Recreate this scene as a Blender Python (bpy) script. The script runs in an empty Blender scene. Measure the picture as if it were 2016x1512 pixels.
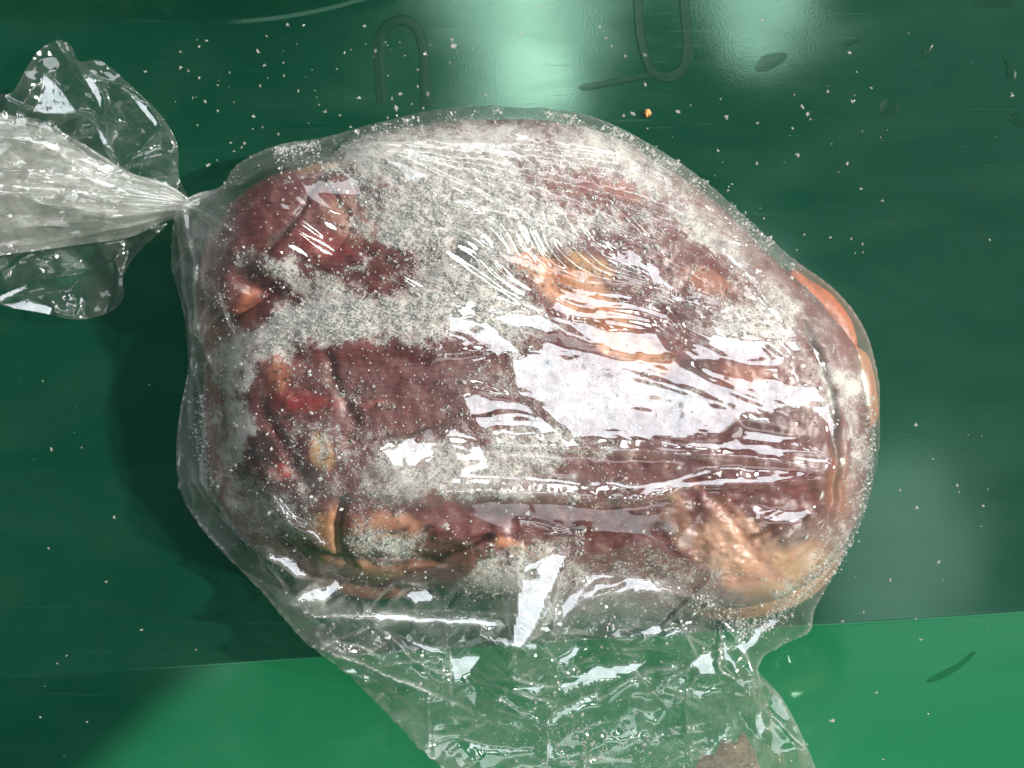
import bpy, math
import numpy as np
from mathutils import Vector

# ----------------------------------------------------------------------------
# camera, world, lights, exposure
# ----------------------------------------------------------------------------
S = 0.0003            # metres per layout unit (one unit = one photo pixel on the tub floor)
D = 3000.0            # camera height in layout units (0.9 m)
CX, CY = 1008.0, 756.0
scene = bpy.context.scene
C = scene.collection


def W(u, v, z):
    """layout units (u right, v down, z up) -> world metres"""
    return ((u - CX) * S, (CY - v) * S, z * S)


cam_data = bpy.data.cameras.new('camera')
cam = bpy.data.objects.new('camera', cam_data)
C.objects.link(cam)
cam.location = (0, 0, D * S)
cam.rotation_euler = (0, 0, 0)
cam_data.sensor_width = 36
cam_data.lens = 36 * D / 2016.0
cam_data.clip_start = 0.01
cam_data.clip_end = 60
cam_data.dof.use_dof = True
cam_data.dof.focus_distance = (D - 290) * S
cam_data.dof.aperture_fstop = 9.0
scene.camera = cam

world = bpy.data.worlds.new('World')
scene.world = world
world.use_nodes = True
bgn = world.node_tree.nodes['Background']
bgn.inputs[0].default_value = (0.80, 0.92, 1.0, 1)
bgn.inputs[1].default_value = 0.07

SUN_AZ, SUN_EL = math.radians(8), math.radians(37)
sun_dir = Vector((math.cos(SUN_AZ) * math.cos(SUN_EL), math.sin(SUN_AZ) * math.cos(SUN_EL), math.sin(SUN_EL)))
sd = bpy.data.lights.new('sun', 'SUN')
sd.energy = 4.2
sd.angle = math.radians(2.0)
sd.color = (1.0, 0.95, 0.88)
so = bpy.data.objects.new('sun', sd)
C.objects.link(so)
so.rotation_euler = sun_dir.to_track_quat('Z', 'Y').to_euler()


def panel_light(name, x0, x1, y0, y1, h, radiance, col):
    """bright opening overhead (daylight between the roof parts) or added panel, facing down"""
    d = bpy.data.lights.new(name, 'AREA')
    d.shape = 'RECTANGLE'
    d.size, d.size_y = abs(x1 - x0), abs(y1 - y0)
    d.energy = radiance * math.pi * d.size * d.size_y
    d.color = col
    o = bpy.data.objects.new(name, d)
    C.objects.link(o)
    o.location = ((x0 + x1) / 2, (y0 + y1) / 2, h)
    return o


LX, LY, LZ = 0.34, 0.02, 2.0       # centre of the main opening
panel_light('window_main', LX - 0.18, LX + 0.18, LY - 0.21, LY + 0.21, LZ, 4.0, (0.86, 0.93, 1.0))
panel_light('window_back', -0.045, 0.115, 0.50, 1.15, 2.0, 13.0, (0.9, 1.0, 0.95))
panel_light('window_back_right', 0.40, 0.56, 0.62, 1.2, 2.0, 7.5, (0.9, 1.0, 0.95))
panel_light('window_side', 0.62, 0.86, -0.46, -0.14, 2.0, 1.9, (0.9, 1.0, 0.95))

panel_light('sheen_panel_broad', 0.75, 2.4, -0.7, 1.4, 2.6, 0.24, (0.92, 0.97, 1.0))  # added broad dim panel, gives the film more sheen
panel_light('sheen_panel_front', -0.5, 0.5, -1.5, -0.75, 2.2, 1.0, (0.95, 0.98, 1.0))  # added panel in front, for sheen on the slack end

wl = panel_light('sheen_panel_upright', -1.0, 1.6, -0.75, 0.75, 1.1, 1.9, (0.93, 0.97, 1.0))  # added upright panel: sheen on the film's slopes, fill in the shadow
wl.location = (0.3, 2.3, 1.15)
wl.rotation_euler = (math.radians(-90 + 25), 0, 0)
# added lamp behind the tub's side, so the sloping plastic glows through
sp = bpy.data.lights.new('added_backlight', 'SPOT')
sp.energy = 31.0
sp.color = (1.0, 0.96, 0.88)
sp.spot_size = math.radians(64)
sp.spot_blend = 0.06
sp.shadow_soft_size = 0.01
spo = bpy.data.objects.new('added_backlight', sp)
C.objects.link(spo)
spo.location = (0.30, -1.0, 0.0)
spo.rotation_euler = (Vector(spo.location) - Vector((0.20, -0.365, 0.289))).to_track_quat('Z', 'Y').to_euler()

scene.view_settings.view_transform = 'Standard'
scene.view_settings.look = 'None'
scene.view_settings.exposure = 0.85
scene.view_settings.gamma = 1.0
scene.view_settings.use_curve_mapping = False
cy = scene.cycles
cy.max_bounces = 14
cy.transparent_max_bounces = 40
cy.diffuse_bounces = 3
cy.glossy_bounces = 4
cy.transmission_bounces = 4
cy.sample_clamp_indirect = 6.0
cy.caustics_reflective = False
cy.use_denoising = True

# ----------------------------------------------------------------------------
# numeric helpers
# ----------------------------------------------------------------------------
rng = np.random.default_rng(7)
_perm = np.random.default_rng(11).permutation(512).astype(np.int64)
_perm = np.concatenate([_perm, _perm, _perm])
_g2a = np.random.default_rng(5).uniform(0, 2 * np.pi, 512)


def _h2(i, j):
    return _perm[(_perm[i & 511] + (j & 511))] & 511


def perlin(x, y, seed=0):
    x = np.asarray(x, float) + seed * 17.31
    y = np.asarray(y, float) - seed * 9.77
    xi, yi = np.floor(x).astype(np.int64), np.floor(y).astype(np.int64)
    fx, fy = x - xi, y - yi
    u = fx * fx * fx * (fx * (fx * 6 - 15) + 10)
    w = fy * fy * fy * (fy * (fy * 6 - 15) + 10)

    def g(a, b):
        t = _g2a[_h2(xi + a, yi + b)]
        return np.cos(t) * (fx - a) + np.sin(t) * (fy - b)
    n0 = g(0, 0) * (1 - u) + g(1, 0) * u
    n1 = g(0, 1) * (1 - u) + g(1, 1) * u
    return (n0 * (1 - w) + n1 * w) * 1.5


def fbm(x, y, scale, octv=4, seed=0, gain=0.5):
    a, t, tot = 1.0, 0.0, 0.0
    for k in range(octv):
        ca, sa = math.cos(0.65 + 1.1 * k), math.sin(0.65 + 1.1 * k)
        t = t + a * perlin((x * ca - y * sa) / scale * 2 ** k, (x * sa + y * ca) / scale * 2 ** k, seed + k * 3)
        tot += a
        a *= gain
    return t / tot


def worley(x, y, scale, seed=0):
    """F1 and F2 distances (in cells)"""
    x = np.asarray(x, float) / scale + seed * 13.7
    y = np.asarray(y, float) / scale + seed * 5.3
    xi, yi = np.floor(x).astype(np.int64), np.floor(y).astype(np.int64)
    f1 = np.full(x.shape, 9.0)
    f2 = np.full(x.shape, 9.0)
    for a in (-1, 0, 1):
        for b in (-1, 0, 1):
            h = _h2(xi + a, yi + b)
            px = xi + a + _g2a[h] / 6.2832
            py = yi + b + _g2a[(h * 7 + 3) & 511] / 6.2832
            d = np.hypot(px - x, py - y)
            f2 = np.minimum(f2, np.maximum(f1, d))
            f1 = np.minimum(f1, d)
    return f1, f2


def facetnoise(x, y, scale, seed=0):
    """random heights on a triangle lattice, linear in between: flat facets, sharp creases"""
    x = np.asarray(x, float) / scale + seed * 7.13
    y = np.asarray(y, float) / scale - seed * 3.71
    sk = (x + y) * 0.3660254
    a, b = x + sk, y + sk
    i, j = np.floor(a).astype(np.int64), np.floor(b).astype(np.int64)
    fa, fb = a - i, b - j
    hh = lambda p, q: _g2a[_h2(p, q)] / np.pi - 1.0
    h00, h11 = hh(i, j), hh(i + 1, j + 1)
    up = fa >= fb
    hm = np.where(up, hh(i + 1, j), hh(i, j + 1))
    big, small = np.maximum(fa, fb), np.minimum(fa, fb)
    return h00 * (1 - big) + hm * (big - small) + h11 * small


def smooth(e0, e1, x):
    t = np.clip((x - e0) / (e1 - e0), 0, 1)
    return t * t * (3 - 2 * t)


def catmull(pts, n, closed=True):
    p = np.array(pts, float)
    out = []
    m = len(p)
    segs = m if closed else m - 1
    for i in range(segs):
        if closed:
            a, b, c, d = p[(i - 1) % m], p[i], p[(i + 1) % m], p[(i + 2) % m]
        else:
            a, b, c, d = p[max(i - 1, 0)], p[i], p[i + 1], p[min(i + 2, m - 1)]
        for t in np.arange(n) / n:
            out.append(0.5 * (2 * b + (c - a) * t + (2 * a - 5 * b + 4 * c - d) * t * t + (3 * b - a - 3 * c + d) * t ** 3))
    if not closed:
        out.append(p[-1])
    return np.array(out)


def poly_dist(x, y, poly):
    """distance to a polyline, parameter along it (0..1) and signed side"""
    p = np.array(poly, float)
    L = np.hypot(*(p[1:] - p[:-1]).T)
    cum = np.concatenate([[0], np.cumsum(L)])
    best = np.full(x.shape, 1e9)
    tt = np.zeros(x.shape)
    side = np.zeros(x.shape)
    for i in range(len(p) - 1):
        dx, dy = p[i + 1] - p[i]
        l2 = dx * dx + dy * dy
        t = np.clip(((x - p[i, 0]) * dx + (y - p[i, 1]) * dy) / l2, 0, 1)
        ex, ey = x - p[i, 0] - t * dx, y - p[i, 1] - t * dy
        d = np.hypot(ex, ey)
        m = d < best
        best = np.where(m, d, best)
        tt = np.where(m, (cum[i] + t * L[i]) / cum[-1], tt)
        side = np.where(m, np.sign(dx * ey - dy * ex), side)
    return best, tt, side


def inside(x, y, poly):
    p = np.array(poly, float)
    r = np.zeros(x.shape, bool)
    j = len(p) - 1
    for i in range(len(p)):
        c = ((p[i, 1] > y) != (p[j, 1] > y))
        den = p[j, 1] - p[i, 1]
        den = den if abs(den) > 1e-9 else 1e-9
        r ^= c & (x < (p[j, 0] - p[i, 0]) * (y - p[i, 1]) / den + p[i, 0])
        j = i
    return r


def blob(x, y, cx, cy_, rx, ry, ang=0.0):
    a = math.radians(ang)
    dx, dy = x - cx, y - cy_
    p = (dx * math.cos(a) + dy * math.sin(a)) / rx
    q = (-dx * math.sin(a) + dy * math.cos(a)) / ry
    return np.exp(-(p * p + q * q) * 0.9)


def to_px(u, v, z):
    k = 1.0 / (1.0 - z / D)
    return CX + (u - CX) * k, CY + (v - CY) * k


def from_px(x, y, z):
    k = 1.0 - np.asarray(z, float) / D
    return CX + (np.asarray(x, float) - CX) * k, CY + (np.asarray(y, float) - CY) * k


# ----------------------------------------------------------------------------
# mesh and material helpers
# ----------------------------------------------------------------------------
def mesh_obj(name, verts, faces, mat, parent=None, smooth_shade=True, attrs=None):
    """verts in layout units; one mesh object"""
    v = np.asarray(verts, float)
    wv = np.empty_like(v)
    wv[:, 0] = (v[:, 0] - CX) * S
    wv[:, 1] = (CY - v[:, 1]) * S
    wv[:, 2] = v[:, 2] * S
    f = np.asarray(faces, np.int32)
    k = f.shape[1]
    me = bpy.data.meshes.new(name)
    me.vertices.add(len(wv))
    me.vertices.foreach_set('co', wv.astype(np.float32).ravel())
    me.loops.add(f.size)
    me.loops.foreach_set('vertex_index', f.ravel())
    me.polygons.add(len(f))
    me.polygons.foreach_set('loop_start', np.arange(0, f.size, k, dtype=np.int32))
    me.polygons.foreach_set('loop_total', np.full(len(f), k, np.int32))
    me.polygons.foreach_set('use_smooth', np.full(len(f), smooth_shade))
    for an, av in (attrs or {}).items():
        av = np.asarray(av, np.float32)
        if av.ndim == 1:
            at = me.attributes.new(an, 'FLOAT', 'POINT')
            at.data.foreach_set('value', av)
        else:
            at = me.attributes.new(an, 'FLOAT_COLOR', 'POINT')
            c4 = np.ones((len(av), 4), np.float32)
            c4[:, :3] = av
            at.data.foreach_set('color', c4.ravel())
    me.update()
    me.validate()
    me.materials.append(mat)
    o = bpy.data.objects.new(name, me)
    C.objects.link(o)
    if parent is not None:
        o.parent = parent
    return o


def grid_faces(nr, nc, wrap=False):
    i = np.arange(nr - 1)[:, None]
    j = np.arange(nc if wrap else nc - 1)[None, :]
    a = i * nc + j
    b = i * nc + (j + 1) % nc
    return np.stack([a, b, b + nc, a + nc], -1).reshape(-1, 4)


def empty(name, u, v, z):
    o = bpy.data.objects.new(name, None)
    C.objects.link(o)
    o.empty_display_size = 0.02
    return o


def tag(o, label=None, cat=None, group=None, kind=None):
    if label: o['label'] = label
    if cat: o['category'] = cat
    if group: o['group'] = group
    if kind: o['kind'] = kind
    return o


class NT:
    def __init__(self, name):
        self.m = bpy.data.materials.new(name)
        self.m.use_nodes = True
        self.t = self.m.node_tree
        self.t.nodes.clear()
        self.out = self.t.nodes.new('ShaderNodeOutputMaterial')

    def n(self, typ, **kw):
        nd = self.t.nodes.new('ShaderNode' + typ)
        for k, v in kw.items():
            if k.startswith('_'):
                setattr(nd, k[1:], v)
            else:
                key = k.replace('__', ' ')
                s = nd.inputs[int(key[1:])] if key[0] == 'i' and key[1:].isdigit() else nd.inputs[key]
                if isinstance(v, bpy.types.NodeSocket):
                    self.t.links.new(v, s)
                else:
                    s.default_value = v
        return nd

    def math(self, op, a, b=0.0, clamp=False):
        return self.n('Math', _operation=op, _use_clamp=clamp, i0=a, i1=b).outputs[0]

    def mixc(self, f, a, b):
        nd = self.t.nodes.new('ShaderNodeMix')
        nd.data_type = 'RGBA'
        for s, v in ((nd.inputs[0], f), (nd.inputs[6], a), (nd.inputs[7], b)):
            if isinstance(v, bpy.types.NodeSocket):
                self.t.links.new(v, s)
            else:
                s.default_value = v
        return nd.outputs[2]

    def ramp(self, f, stops):
        nd = self.t.nodes.new('ShaderNodeValToRGB')
        self.t.links.new(f, nd.inputs[0])
        el = nd.color_ramp.elements
        while len(el) < len(stops):
            el.new(0.5)
        for e, (p, c) in zip(el, stops):
            e.position = p
            e.color = (c, c, c, 1) if not hasattr(c, '__len__') else (*c, 1)
        return nd.outputs[0]

    def surf(self, sh):
        self.t.links.new(sh, self.out.inputs[0])
        return self.m


def mat_tub():
    t = NT('green_plastic')
    co = t.n('TexCoord').outputs['Object']
    n1 = t.n('TexNoise', Vector=co, Scale=7.0, Detail=6.0, Roughness=0.6).outputs['Fac']
    n2 = t.n('TexNoise', Vector=co, Scale=900.0, Detail=2.0).outputs['Fac']
    mp = t.n('Mapping', Vector=co, Rotation=(0, 0, 0.35), Scale=(14, 420, 1)).outputs[0]
    sc = t.ramp(t.n('TexNoise', Vector=mp, Scale=1.0, Detail=2.0).outputs['Fac'], [(0.66, 0.0), (0.72, 1.0)])
    mp2 = t.n('Mapping', Vector=co, Rotation=(0, 0, -1.1), Scale=(22, 640, 1)).outputs[0]
    sc2 = t.ramp(t.n('TexNoise', Vector=mp2, Scale=1.0, Detail=2.0).outputs['Fac'], [(0.69, 0.0), (0.74, 1.0)])
    scr = t.math('MAXIMUM', sc, sc2)
    wipe = t.ramp(t.n('TexNoise', Vector=t.n('Mapping', Vector=co, Rotation=(0, 0, 0.9), Scale=(9, 26, 1)).outputs[0], Scale=1.0, Detail=6.0, Distortion=0.8).outputs['Fac'], [(0.42, 0.0), (0.75, 1.0)])
    col = t.mixc(t.ramp(n1, [(0.35, 0.0), (0.68, 1.0)]), (0.002, 0.024, 0.014, 1), (0.003, 0.035, 0.020, 1))
    dust = t.ramp(t.n('TexNoise', Vector=co, Scale=420.0, Detail=6.0, Roughness=0.7).outputs['Fac'], [(0.60, 0.0), (0.82, 1.0)])
    res = t.math('ADD', t.math('MULTIPLY', dust, 0.09), t.math('ADD', t.math('MULTIPLY', wipe, 0.03), t.math('MULTIPLY', scr, 0.03)), True)
    col = t.mixc(res, col, (0.14, 0.24, 0.19, 1))
    ro = t.math('ADD', t.math('MULTIPLY', n1, 0.08), 0.07)
    ro = t.math('ADD', ro, t.math('ADD', t.math('MULTIPLY', scr, 0.05), t.math('MULTIPLY', wipe, 0.05)))
    bp = t.n('Bump', Strength=0.05, Distance=0.0004, Height=n2).outputs[0]
    b = t.n('BsdfPrincipled', Base__Color=col, Roughness=ro, Normal=bp)
    b.inputs['Specular Tint'].default_value = (0.62, 1.0, 0.80, 1)
    b.inputs['Specular IOR Level'].default_value = 0.62
    tl = t.n('BsdfTranslucent', Color=(0.05, 0.62, 0.24, 1)).outputs[0]
    m = t.n('MixShader', i0=0.16, i1=b.outputs[0], i2=tl).outputs[0]
    return t.surf(m)


def mat_meat():
    t = NT('frozen_meat_flesh')
    co = t.n('TexCoord').outputs['Object']
    col = t.n('Attribute', _attribute_name='col').outputs['Color']
    fr = t.n('Attribute', _attribute_name='frost').outputs['Fac']
    nf = t.n('TexNoise', Vector=co, Scale=1100.0, Detail=4.0, Roughness=0.65).outputs['Fac']
    nm = t.n('TexNoise', Vector=co, Scale=260.0, Detail=5.0, Roughness=0.6).outputs['Fac']
    mp = t.n('Mapping', Vector=co, Rotation=(0, 0, 0.5), Scale=(120, 700, 200)).outputs[0]
    fib = t.n('TexNoise', Vector=mp, Scale=1.0, Detail=4.0, Distortion=0.6).outputs['Fac']
    col = t.mixc(t.ramp(fib, [(0.35, 0.0), (0.75, 0.55)]), col, t.mixc(0.5, col, (0.30, 0.13, 0.09, 1)))
    # crystals: the frost threshold eats into the noise
    th = t.math('SUBTRACT', 1.02, fr)
    nn = t.math('ADD', t.math('MULTIPLY', nf, 0.55), t.math('MULTIPLY', nm, 0.45))
    fm = t.math('MULTIPLY', t.math('SUBTRACT', nn, t.math('MULTIPLY', th, 0.70)), 4.2, True)
    veil = t.math('MULTIPLY', fr, 0.15)
    fm = t.math('MAXIMUM', t.math('MULTIPLY', fm, 0.86), veil)
    c = t.mixc(fm, col, (0.58, 0.55, 0.52, 1))
    h = t.math('ADD', t.math('MULTIPLY', fm, 1.0), t.math('MULTIPLY', fib, 0.5))
    bp = t.n('Bump', Strength=0.32, Distance=0.0006, Height=h).outputs[0]
    ro = t.math('ADD', t.math('MULTIPLY', fm, 0.2), 0.42)
    b = t.n('BsdfPrincipled', Base__Color=c, Roughness=ro, Normal=bp)
    b.inputs['Subsurface Weight'].default_value = 0.12
    b.inputs['Subsurface Radius'].default_value = (1.0, 0.35, 0.25)
    b.inputs['Subsurface Scale'].default_value = 0.004
    return t.surf(b.outputs[0])


def mat_film(name='clear_film', haze_add=0.0, rough=0.055, refl=0.10, milk_col=(0.80, 0.79, 0.75, 1)):
    t = NT(name)
    hz = t.n('Attribute', _attribute_name='haze').outputs['Fac']
    co = t.n('TexCoord').outputs['Object']
    nz = t.n('TexNoise', Vector=co, Scale=160.0, Detail=5.0, Roughness=0.65).outputs['Fac']
    fine = t.n('TexNoise', Vector=co, Scale=800.0, Detail=3.0).outputs['Fac']
    nrm = t.n('Bump', Strength=0.035, Distance=0.0005, Height=t.math('ADD', nz, t.math('MULTIPLY', fine, 0.25))).outputs[0]
    fac = t.n('LayerWeight', Blend=0.5, Normal=nrm).outputs['Facing']
    p5 = t.math('POWER', fac, 4.0)
    fr = t.math('ADD', t.math('MULTIPLY', refl, t.math('ADD', 0.35, t.math('MULTIPLY', nz, 1.3))), t.math('MULTIPLY', p5, 0.55), True)
    tr = t.n('BsdfTransparent', Color=(0.975, 0.98, 0.972, 1)).outputs[0]
    gl = t.n('BsdfGlossy', _distribution='GGX', Color=(1, 1, 1, 1), Roughness=rough, Normal=nrm).outputs[0]
    df = t.n('BsdfDiffuse', Color=milk_col, Normal=nrm).outputs[0]
    tl = t.n('BsdfTranslucent', Color=milk_col, Normal=nrm).outputs[0]
    milk = t.n('MixShader', i0=0.45, i1=df, i2=tl).outputs[0]
    hf = t.math('ADD', t.math('MULTIPLY', hz, t.math('ADD', 0.45, t.math('MULTIPLY', nz, 1.1))), haze_add, True)
    hf = t.math('ADD', hf, t.math('MULTIPLY', p5, 0.10), True)
    a = t.n('MixShader', i0=hf, i1=tr, i2=milk).outputs[0]
    b = t.n('MixShader', i0=fr, i1=a, i2=gl).outputs[0]
    return t.surf(b)


def mat_ice(name='ice_crystals', clear=0.40):
    t = NT(name)
    co = t.n('TexCoord').outputs['Object']
    n = t.n('TexNoise', Vector=co, Scale=500.0, Detail=2.0).outputs['Fac']
    c = t.mixc(n, (0.52, 0.50, 0.48, 1), (0.80, 0.785, 0.765, 1))
    b = t.n('BsdfPrincipled', Base__Color=c, Roughness=0.16)
    b.inputs['Specular IOR Level'].default_value = 0.6
    tl = t.n('BsdfTranslucent', Color=(0.75, 0.77, 0.76, 1)).outputs[0]
    tr = t.n('BsdfTransparent', Color=(0.9, 0.92, 0.9, 1)).outputs[0]
    m = t.n('MixShader', i0=0.25, i1=b.outputs[0], i2=tl).outputs[0]
    m = t.n('MixShader', i0=clear, i1=m, i2=tr).outputs[0]
    return t.surf(m)


def mat_plain(name, col, rough=0.4, var=0.3, scale=300.0, spec=0.5, bump=0.3):
    t = NT(name)
    co = t.n('TexCoord').outputs['Object']
    n = t.n('TexNoise', Vector=co, Scale=scale, Detail=5.0).outputs['Fac']
    d = tuple(c * (1 - var) for c in col)
    l = tuple(min(1, c * (1 + var)) for c in col)
    c = t.mixc(t.ramp(n, [(0.3, 0.0), (0.7, 1.0)]), (*d, 1), (*l, 1))
    bp = t.n('Bump', Strength=bump, Distance=0.0004, Height=n).outputs[0]
    b = t.n('BsdfPrincipled', Base__Color=c, Roughness=rough, Normal=bp)
    b.inputs['Specular IOR Level'].default_value = spec
    return t.surf(b.outputs[0])


M_CRUMB = mat_ice('thawing_ice', 0.6)
M_TUB, M_MEAT, M_FILM, M_ICE = mat_tub(), mat_meat(), mat_film(), mat_ice()
M_NECK = mat_film('gathered_film', 0.04, 0.06, 0.13, (0.85, 0.83, 0.77, 1))


# ----------------------------------------------------------------------------
# the tub the bag lies in
# ----------------------------------------------------------------------------
def ground(u, v):
    u = np.asarray(u, float)
    v = np.asarray(v, float)
    d = v - (1335 - 0.0645 * u)
    r = 1.0
    rise = 0.5 * (d + np.sqrt(d * d + r * r)) - 0.0
    g = rise * math.tan(math.radians(56))
    d2 = (46 - np.clip(u - 420, 0, None) ** 2 * 0.00052 - np.clip(200 - u, 0, None) * 0.05) - v
    rise2 = 0.5 * (d2 + np.sqrt(d2 * d2 + 18.0 ** 2)) - 0.0
    rise2 = np.minimum(rise2, 70)
    return g + rise2 * 0.8


def axis(a, b, dense, n0, n1):
    return np.unique(np.concatenate([np.linspace(a, b, n0), np.linspace(dense[0], dense[1], n1)]))


uu = axis(-2600, 4400, (-200, 2250), 60, 260)
vv = np.unique(np.concatenate([np.linspace(-1500, -150, 40), np.linspace(-150, 120, 70), np.linspace(120, 1180, 60), np.linspace(1180, 1360, 120), np.linspace(1360, 1900, 50)]))
U, V = np.meshgrid(uu, vv)
G = ground(U, V)
wob = fbm(U, V, 420.0, 2, 3) * 1.6
tub = mesh_obj('tub_floor', np.stack([U.ravel(), V.ravel(), (G + wob).ravel()], 1), grid_faces(len(vv), len(uu))[:, ::-1], M_TUB)
tag(tub, 'glossy green plastic tub floor and sloping side under the bag', 'tub', kind='structure')


def ground_w(u, v):
    return ground(u, v) + fbm(u, v, 420.0, 2, 3) * 1.6


# ----------------------------------------------------------------------------
# the meat: rounded lobes, each an outline with a rounded top and underside
# ----------------------------------------------------------------------------
class Lobe:
    def __init__(self, pts, z0, H, a=2.8, b=2.2, zb=None, tilt=(0, 0)):
        p = np.array(pts, float)
        u, v = from_px(p[:, 0], p[:, 1], z0)
        o = catmull(np.stack([u, v], 1), 12)
        self.z0, self.H, self.a, self.b, self.tilt = z0, H, a, b, tilt
        self.zb = zb if zb is not None else 3.0
        lo, hi = o.min(0), o.max(0)
        self.c = (lo + hi) / 2
        th = np.arctan2(o[:, 1] - self.c[1], o[:, 0] - self.c[0])
        r = np.hypot(o[:, 1] - self.c[1], o[:, 0] - self.c[0])
        k = np.argsort(th)
        th, r = th[k], r[k]
        self.th = np.concatenate([th - 2 * np.pi, th, th + 2 * np.pi])
        self.r = np.concatenate([r, r, r])

    def rad(self, th):
        return np.interp(th, self.th, self.r)

    def top(self, rho, du=0, dv=0):
        return self.z0 + self.H * np.clip(1 - np.clip(rho, 0, 1) ** self.a, 0, 1) ** (1 / self.b) + (self.tilt[0] * du + self.tilt[1] * dv) * (1 - np.clip(rho, 0, 1) ** 4)

    def height(self, u, v):
        du, dv = u - self.c[0], v - self.c[1]
        rho = np.hypot(du, dv) / self.rad(np.arctan2(dv, du))
        return np.where(rho <= 1, self.top(rho, du, dv), -1.0)

    def verts(self, nt, nr, nb=10):
        th = np.linspace(-np.pi, np.pi, nt, endpoint=False)
        R = self.rad(th)
        q = np.linspace(0.004, 1, nr)
        rho = np.sin(q * np.pi / 2) ** 0.9
        U = self.c[0] + rho[:, None] * R * np.cos(th)
        V = self.c[1] + rho[:, None] * R * np.sin(th)
        Z = self.top(rho[:, None], U - self.c[0], V - self.c[1]) * np.ones_like(U)
        s = np.linspace(0, 1, nb + 1)[1:]
        rb = 1 - 0.55 * s ** 2.2
        zb = self.z0 - (self.z0 - self.zb) * np.sin(s * np.pi / 2)
        Ub = self.c[0] + rb[:, None] * R * np.cos(th)
        Vb = self.c[1] + rb[:, None] * R * np.sin(th)
        Zb = zb[:, None] * np.ones_like(Ub)
        U, V, Z = (np.concatenate(x, 0) for x in ((U, Ub), (V, Vb), (Z, Zb)))
        return U, V, Z, th


MAIN = Lobe([(720, 262), (900, 232), (1080, 230), (1200, 258), (1290, 308), (1380, 368), (1480, 458), (1560, 535), (1640, 615), (1695, 700), (1718, 800),
             (1720, 880), (1708, 960), (1685, 1035), (1645, 1110), (1590, 1160), (1500, 1195), (1400, 1205), (1200, 1195), (1000, 1182), (850, 1168),
             (720, 1150), (620, 1120), (545, 1060), (490, 980), (447, 900), (432, 800), (434, 720), (452, 640), (492, 560), (560, 440), (640, 320)],
            105, 205, 3.8, 2.0, tilt=(-0.010, 0.0))
TOPL = Lobe([(398, 560), (415, 470), (450, 400), (520, 345), (620, 318), (720, 315), (810, 360), (830, 450), (780, 540), (680, 590), (560, 620), (460, 640), (408, 620)],
            112, 165, 2.6, 2.0, zb=40, tilt=(0.05, 0.02))
UNDER = Lobe([(388, 500), (378, 600), (396, 740), (392, 880), (415, 985), (490, 1080), (590, 1150), (760, 1190), (900, 1100), (900, 700), (700, 500), (520, 420), (430, 440)],
             62, 95, 2.6, 2.0)
RIGHTM = Lobe([(1552, 528), (1592, 546), (1636, 574), (1668, 612), (1686, 652), (1686, 690), (1640, 700), (1560, 660), (1520, 590)], 50, 40, 2.4, 2.0)
RIGHTM2 = Lobe([(1660, 680), (1700, 690), (1716, 720), (1726, 770), (1726, 830), (1690, 850), (1650, 780)], 42, 40, 2.4, 2.0)
LOWR = Lobe([(1300, 1120), (1420, 1090), (1560, 1100), (1655, 1070), (1650, 1120), (1600, 1175), (1520, 1212), (1420, 1225), (1330, 1195)], 60, 80, 2.4, 2.0)

# long grooves and seams between the muscles: (polyline, half width, depth)
GROOVES = [
    ([(492, 560), (560, 590), (660, 570), (760, 545), (900, 500)], 26, 30),
    ([(660, 330), (625, 352), (600, 390), (568, 445), (525, 490)], 8, 7),
    ([(620, 350), (660, 385), (680, 420)], 7, 6),
    ([(672, 985), (662, 1040), (668, 1110)], 10, 26),
    ([(556, 1055), (600, 1092), (685, 1122)], 11, 26),
    ([(670, 1102), (760, 1110), (860, 1098), (960, 1060)], 9, 20),
    ([(690, 870), (780, 868), (880, 842), (960, 815)], 10, 9),
    ([(520, 760), (520, 815), (560, 880), (600, 960)], 16, 8),
    ([(640, 700), (660, 770), (700, 830)], 14, 8),
    ([(1180, 330), (1300, 400), (1420, 480), (1520, 600)], 30, 10),
    ([(1060, 500), (1150, 620), (1280, 720), (1330, 800)], 34, 9),
    ([(1590, 640), (1640, 760), (1655, 900), (1640, 1040)], 10, 14),
    ([(1630, 620), (1680, 740), (1690, 900), (1668, 1030)], 9, 12),
    ([(900, 1000), (1100, 1060), (1300, 1050)], 26, 12), ([(1372, 950), (1440, 1020), (1508, 1110)], 12, 5), ([(1370, 980), (1385, 1110)], 16, 6), ([(1470, 1075), (1580, 1020)], 10, 9),
    ([(560, 700), (640, 720), (760, 700), (860, 720), (980, 700)], 18, 9), ([(700, 990), (820, 1010), (960, 1020), (1120, 1010), (1300, 985)], 20, 11),
]


# tendons and fat strands standing proud of the flesh: (polyline, half width, height, colour)
TAN, SINEW, RUST = (0.46, 0.29, 0.16), (0.44, 0.19, 0.11), (0.44, 0.18, 0.09)
RIDGES = [
    ([(940, 440), (1010, 485), (1090, 540), (1160, 590), (1230, 670), (1300, 715)], 20, 9, RUST), ([(985, 1066), (1030, 1088), (1085, 1098)], 9, 8, SINEW),
         
]


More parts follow.
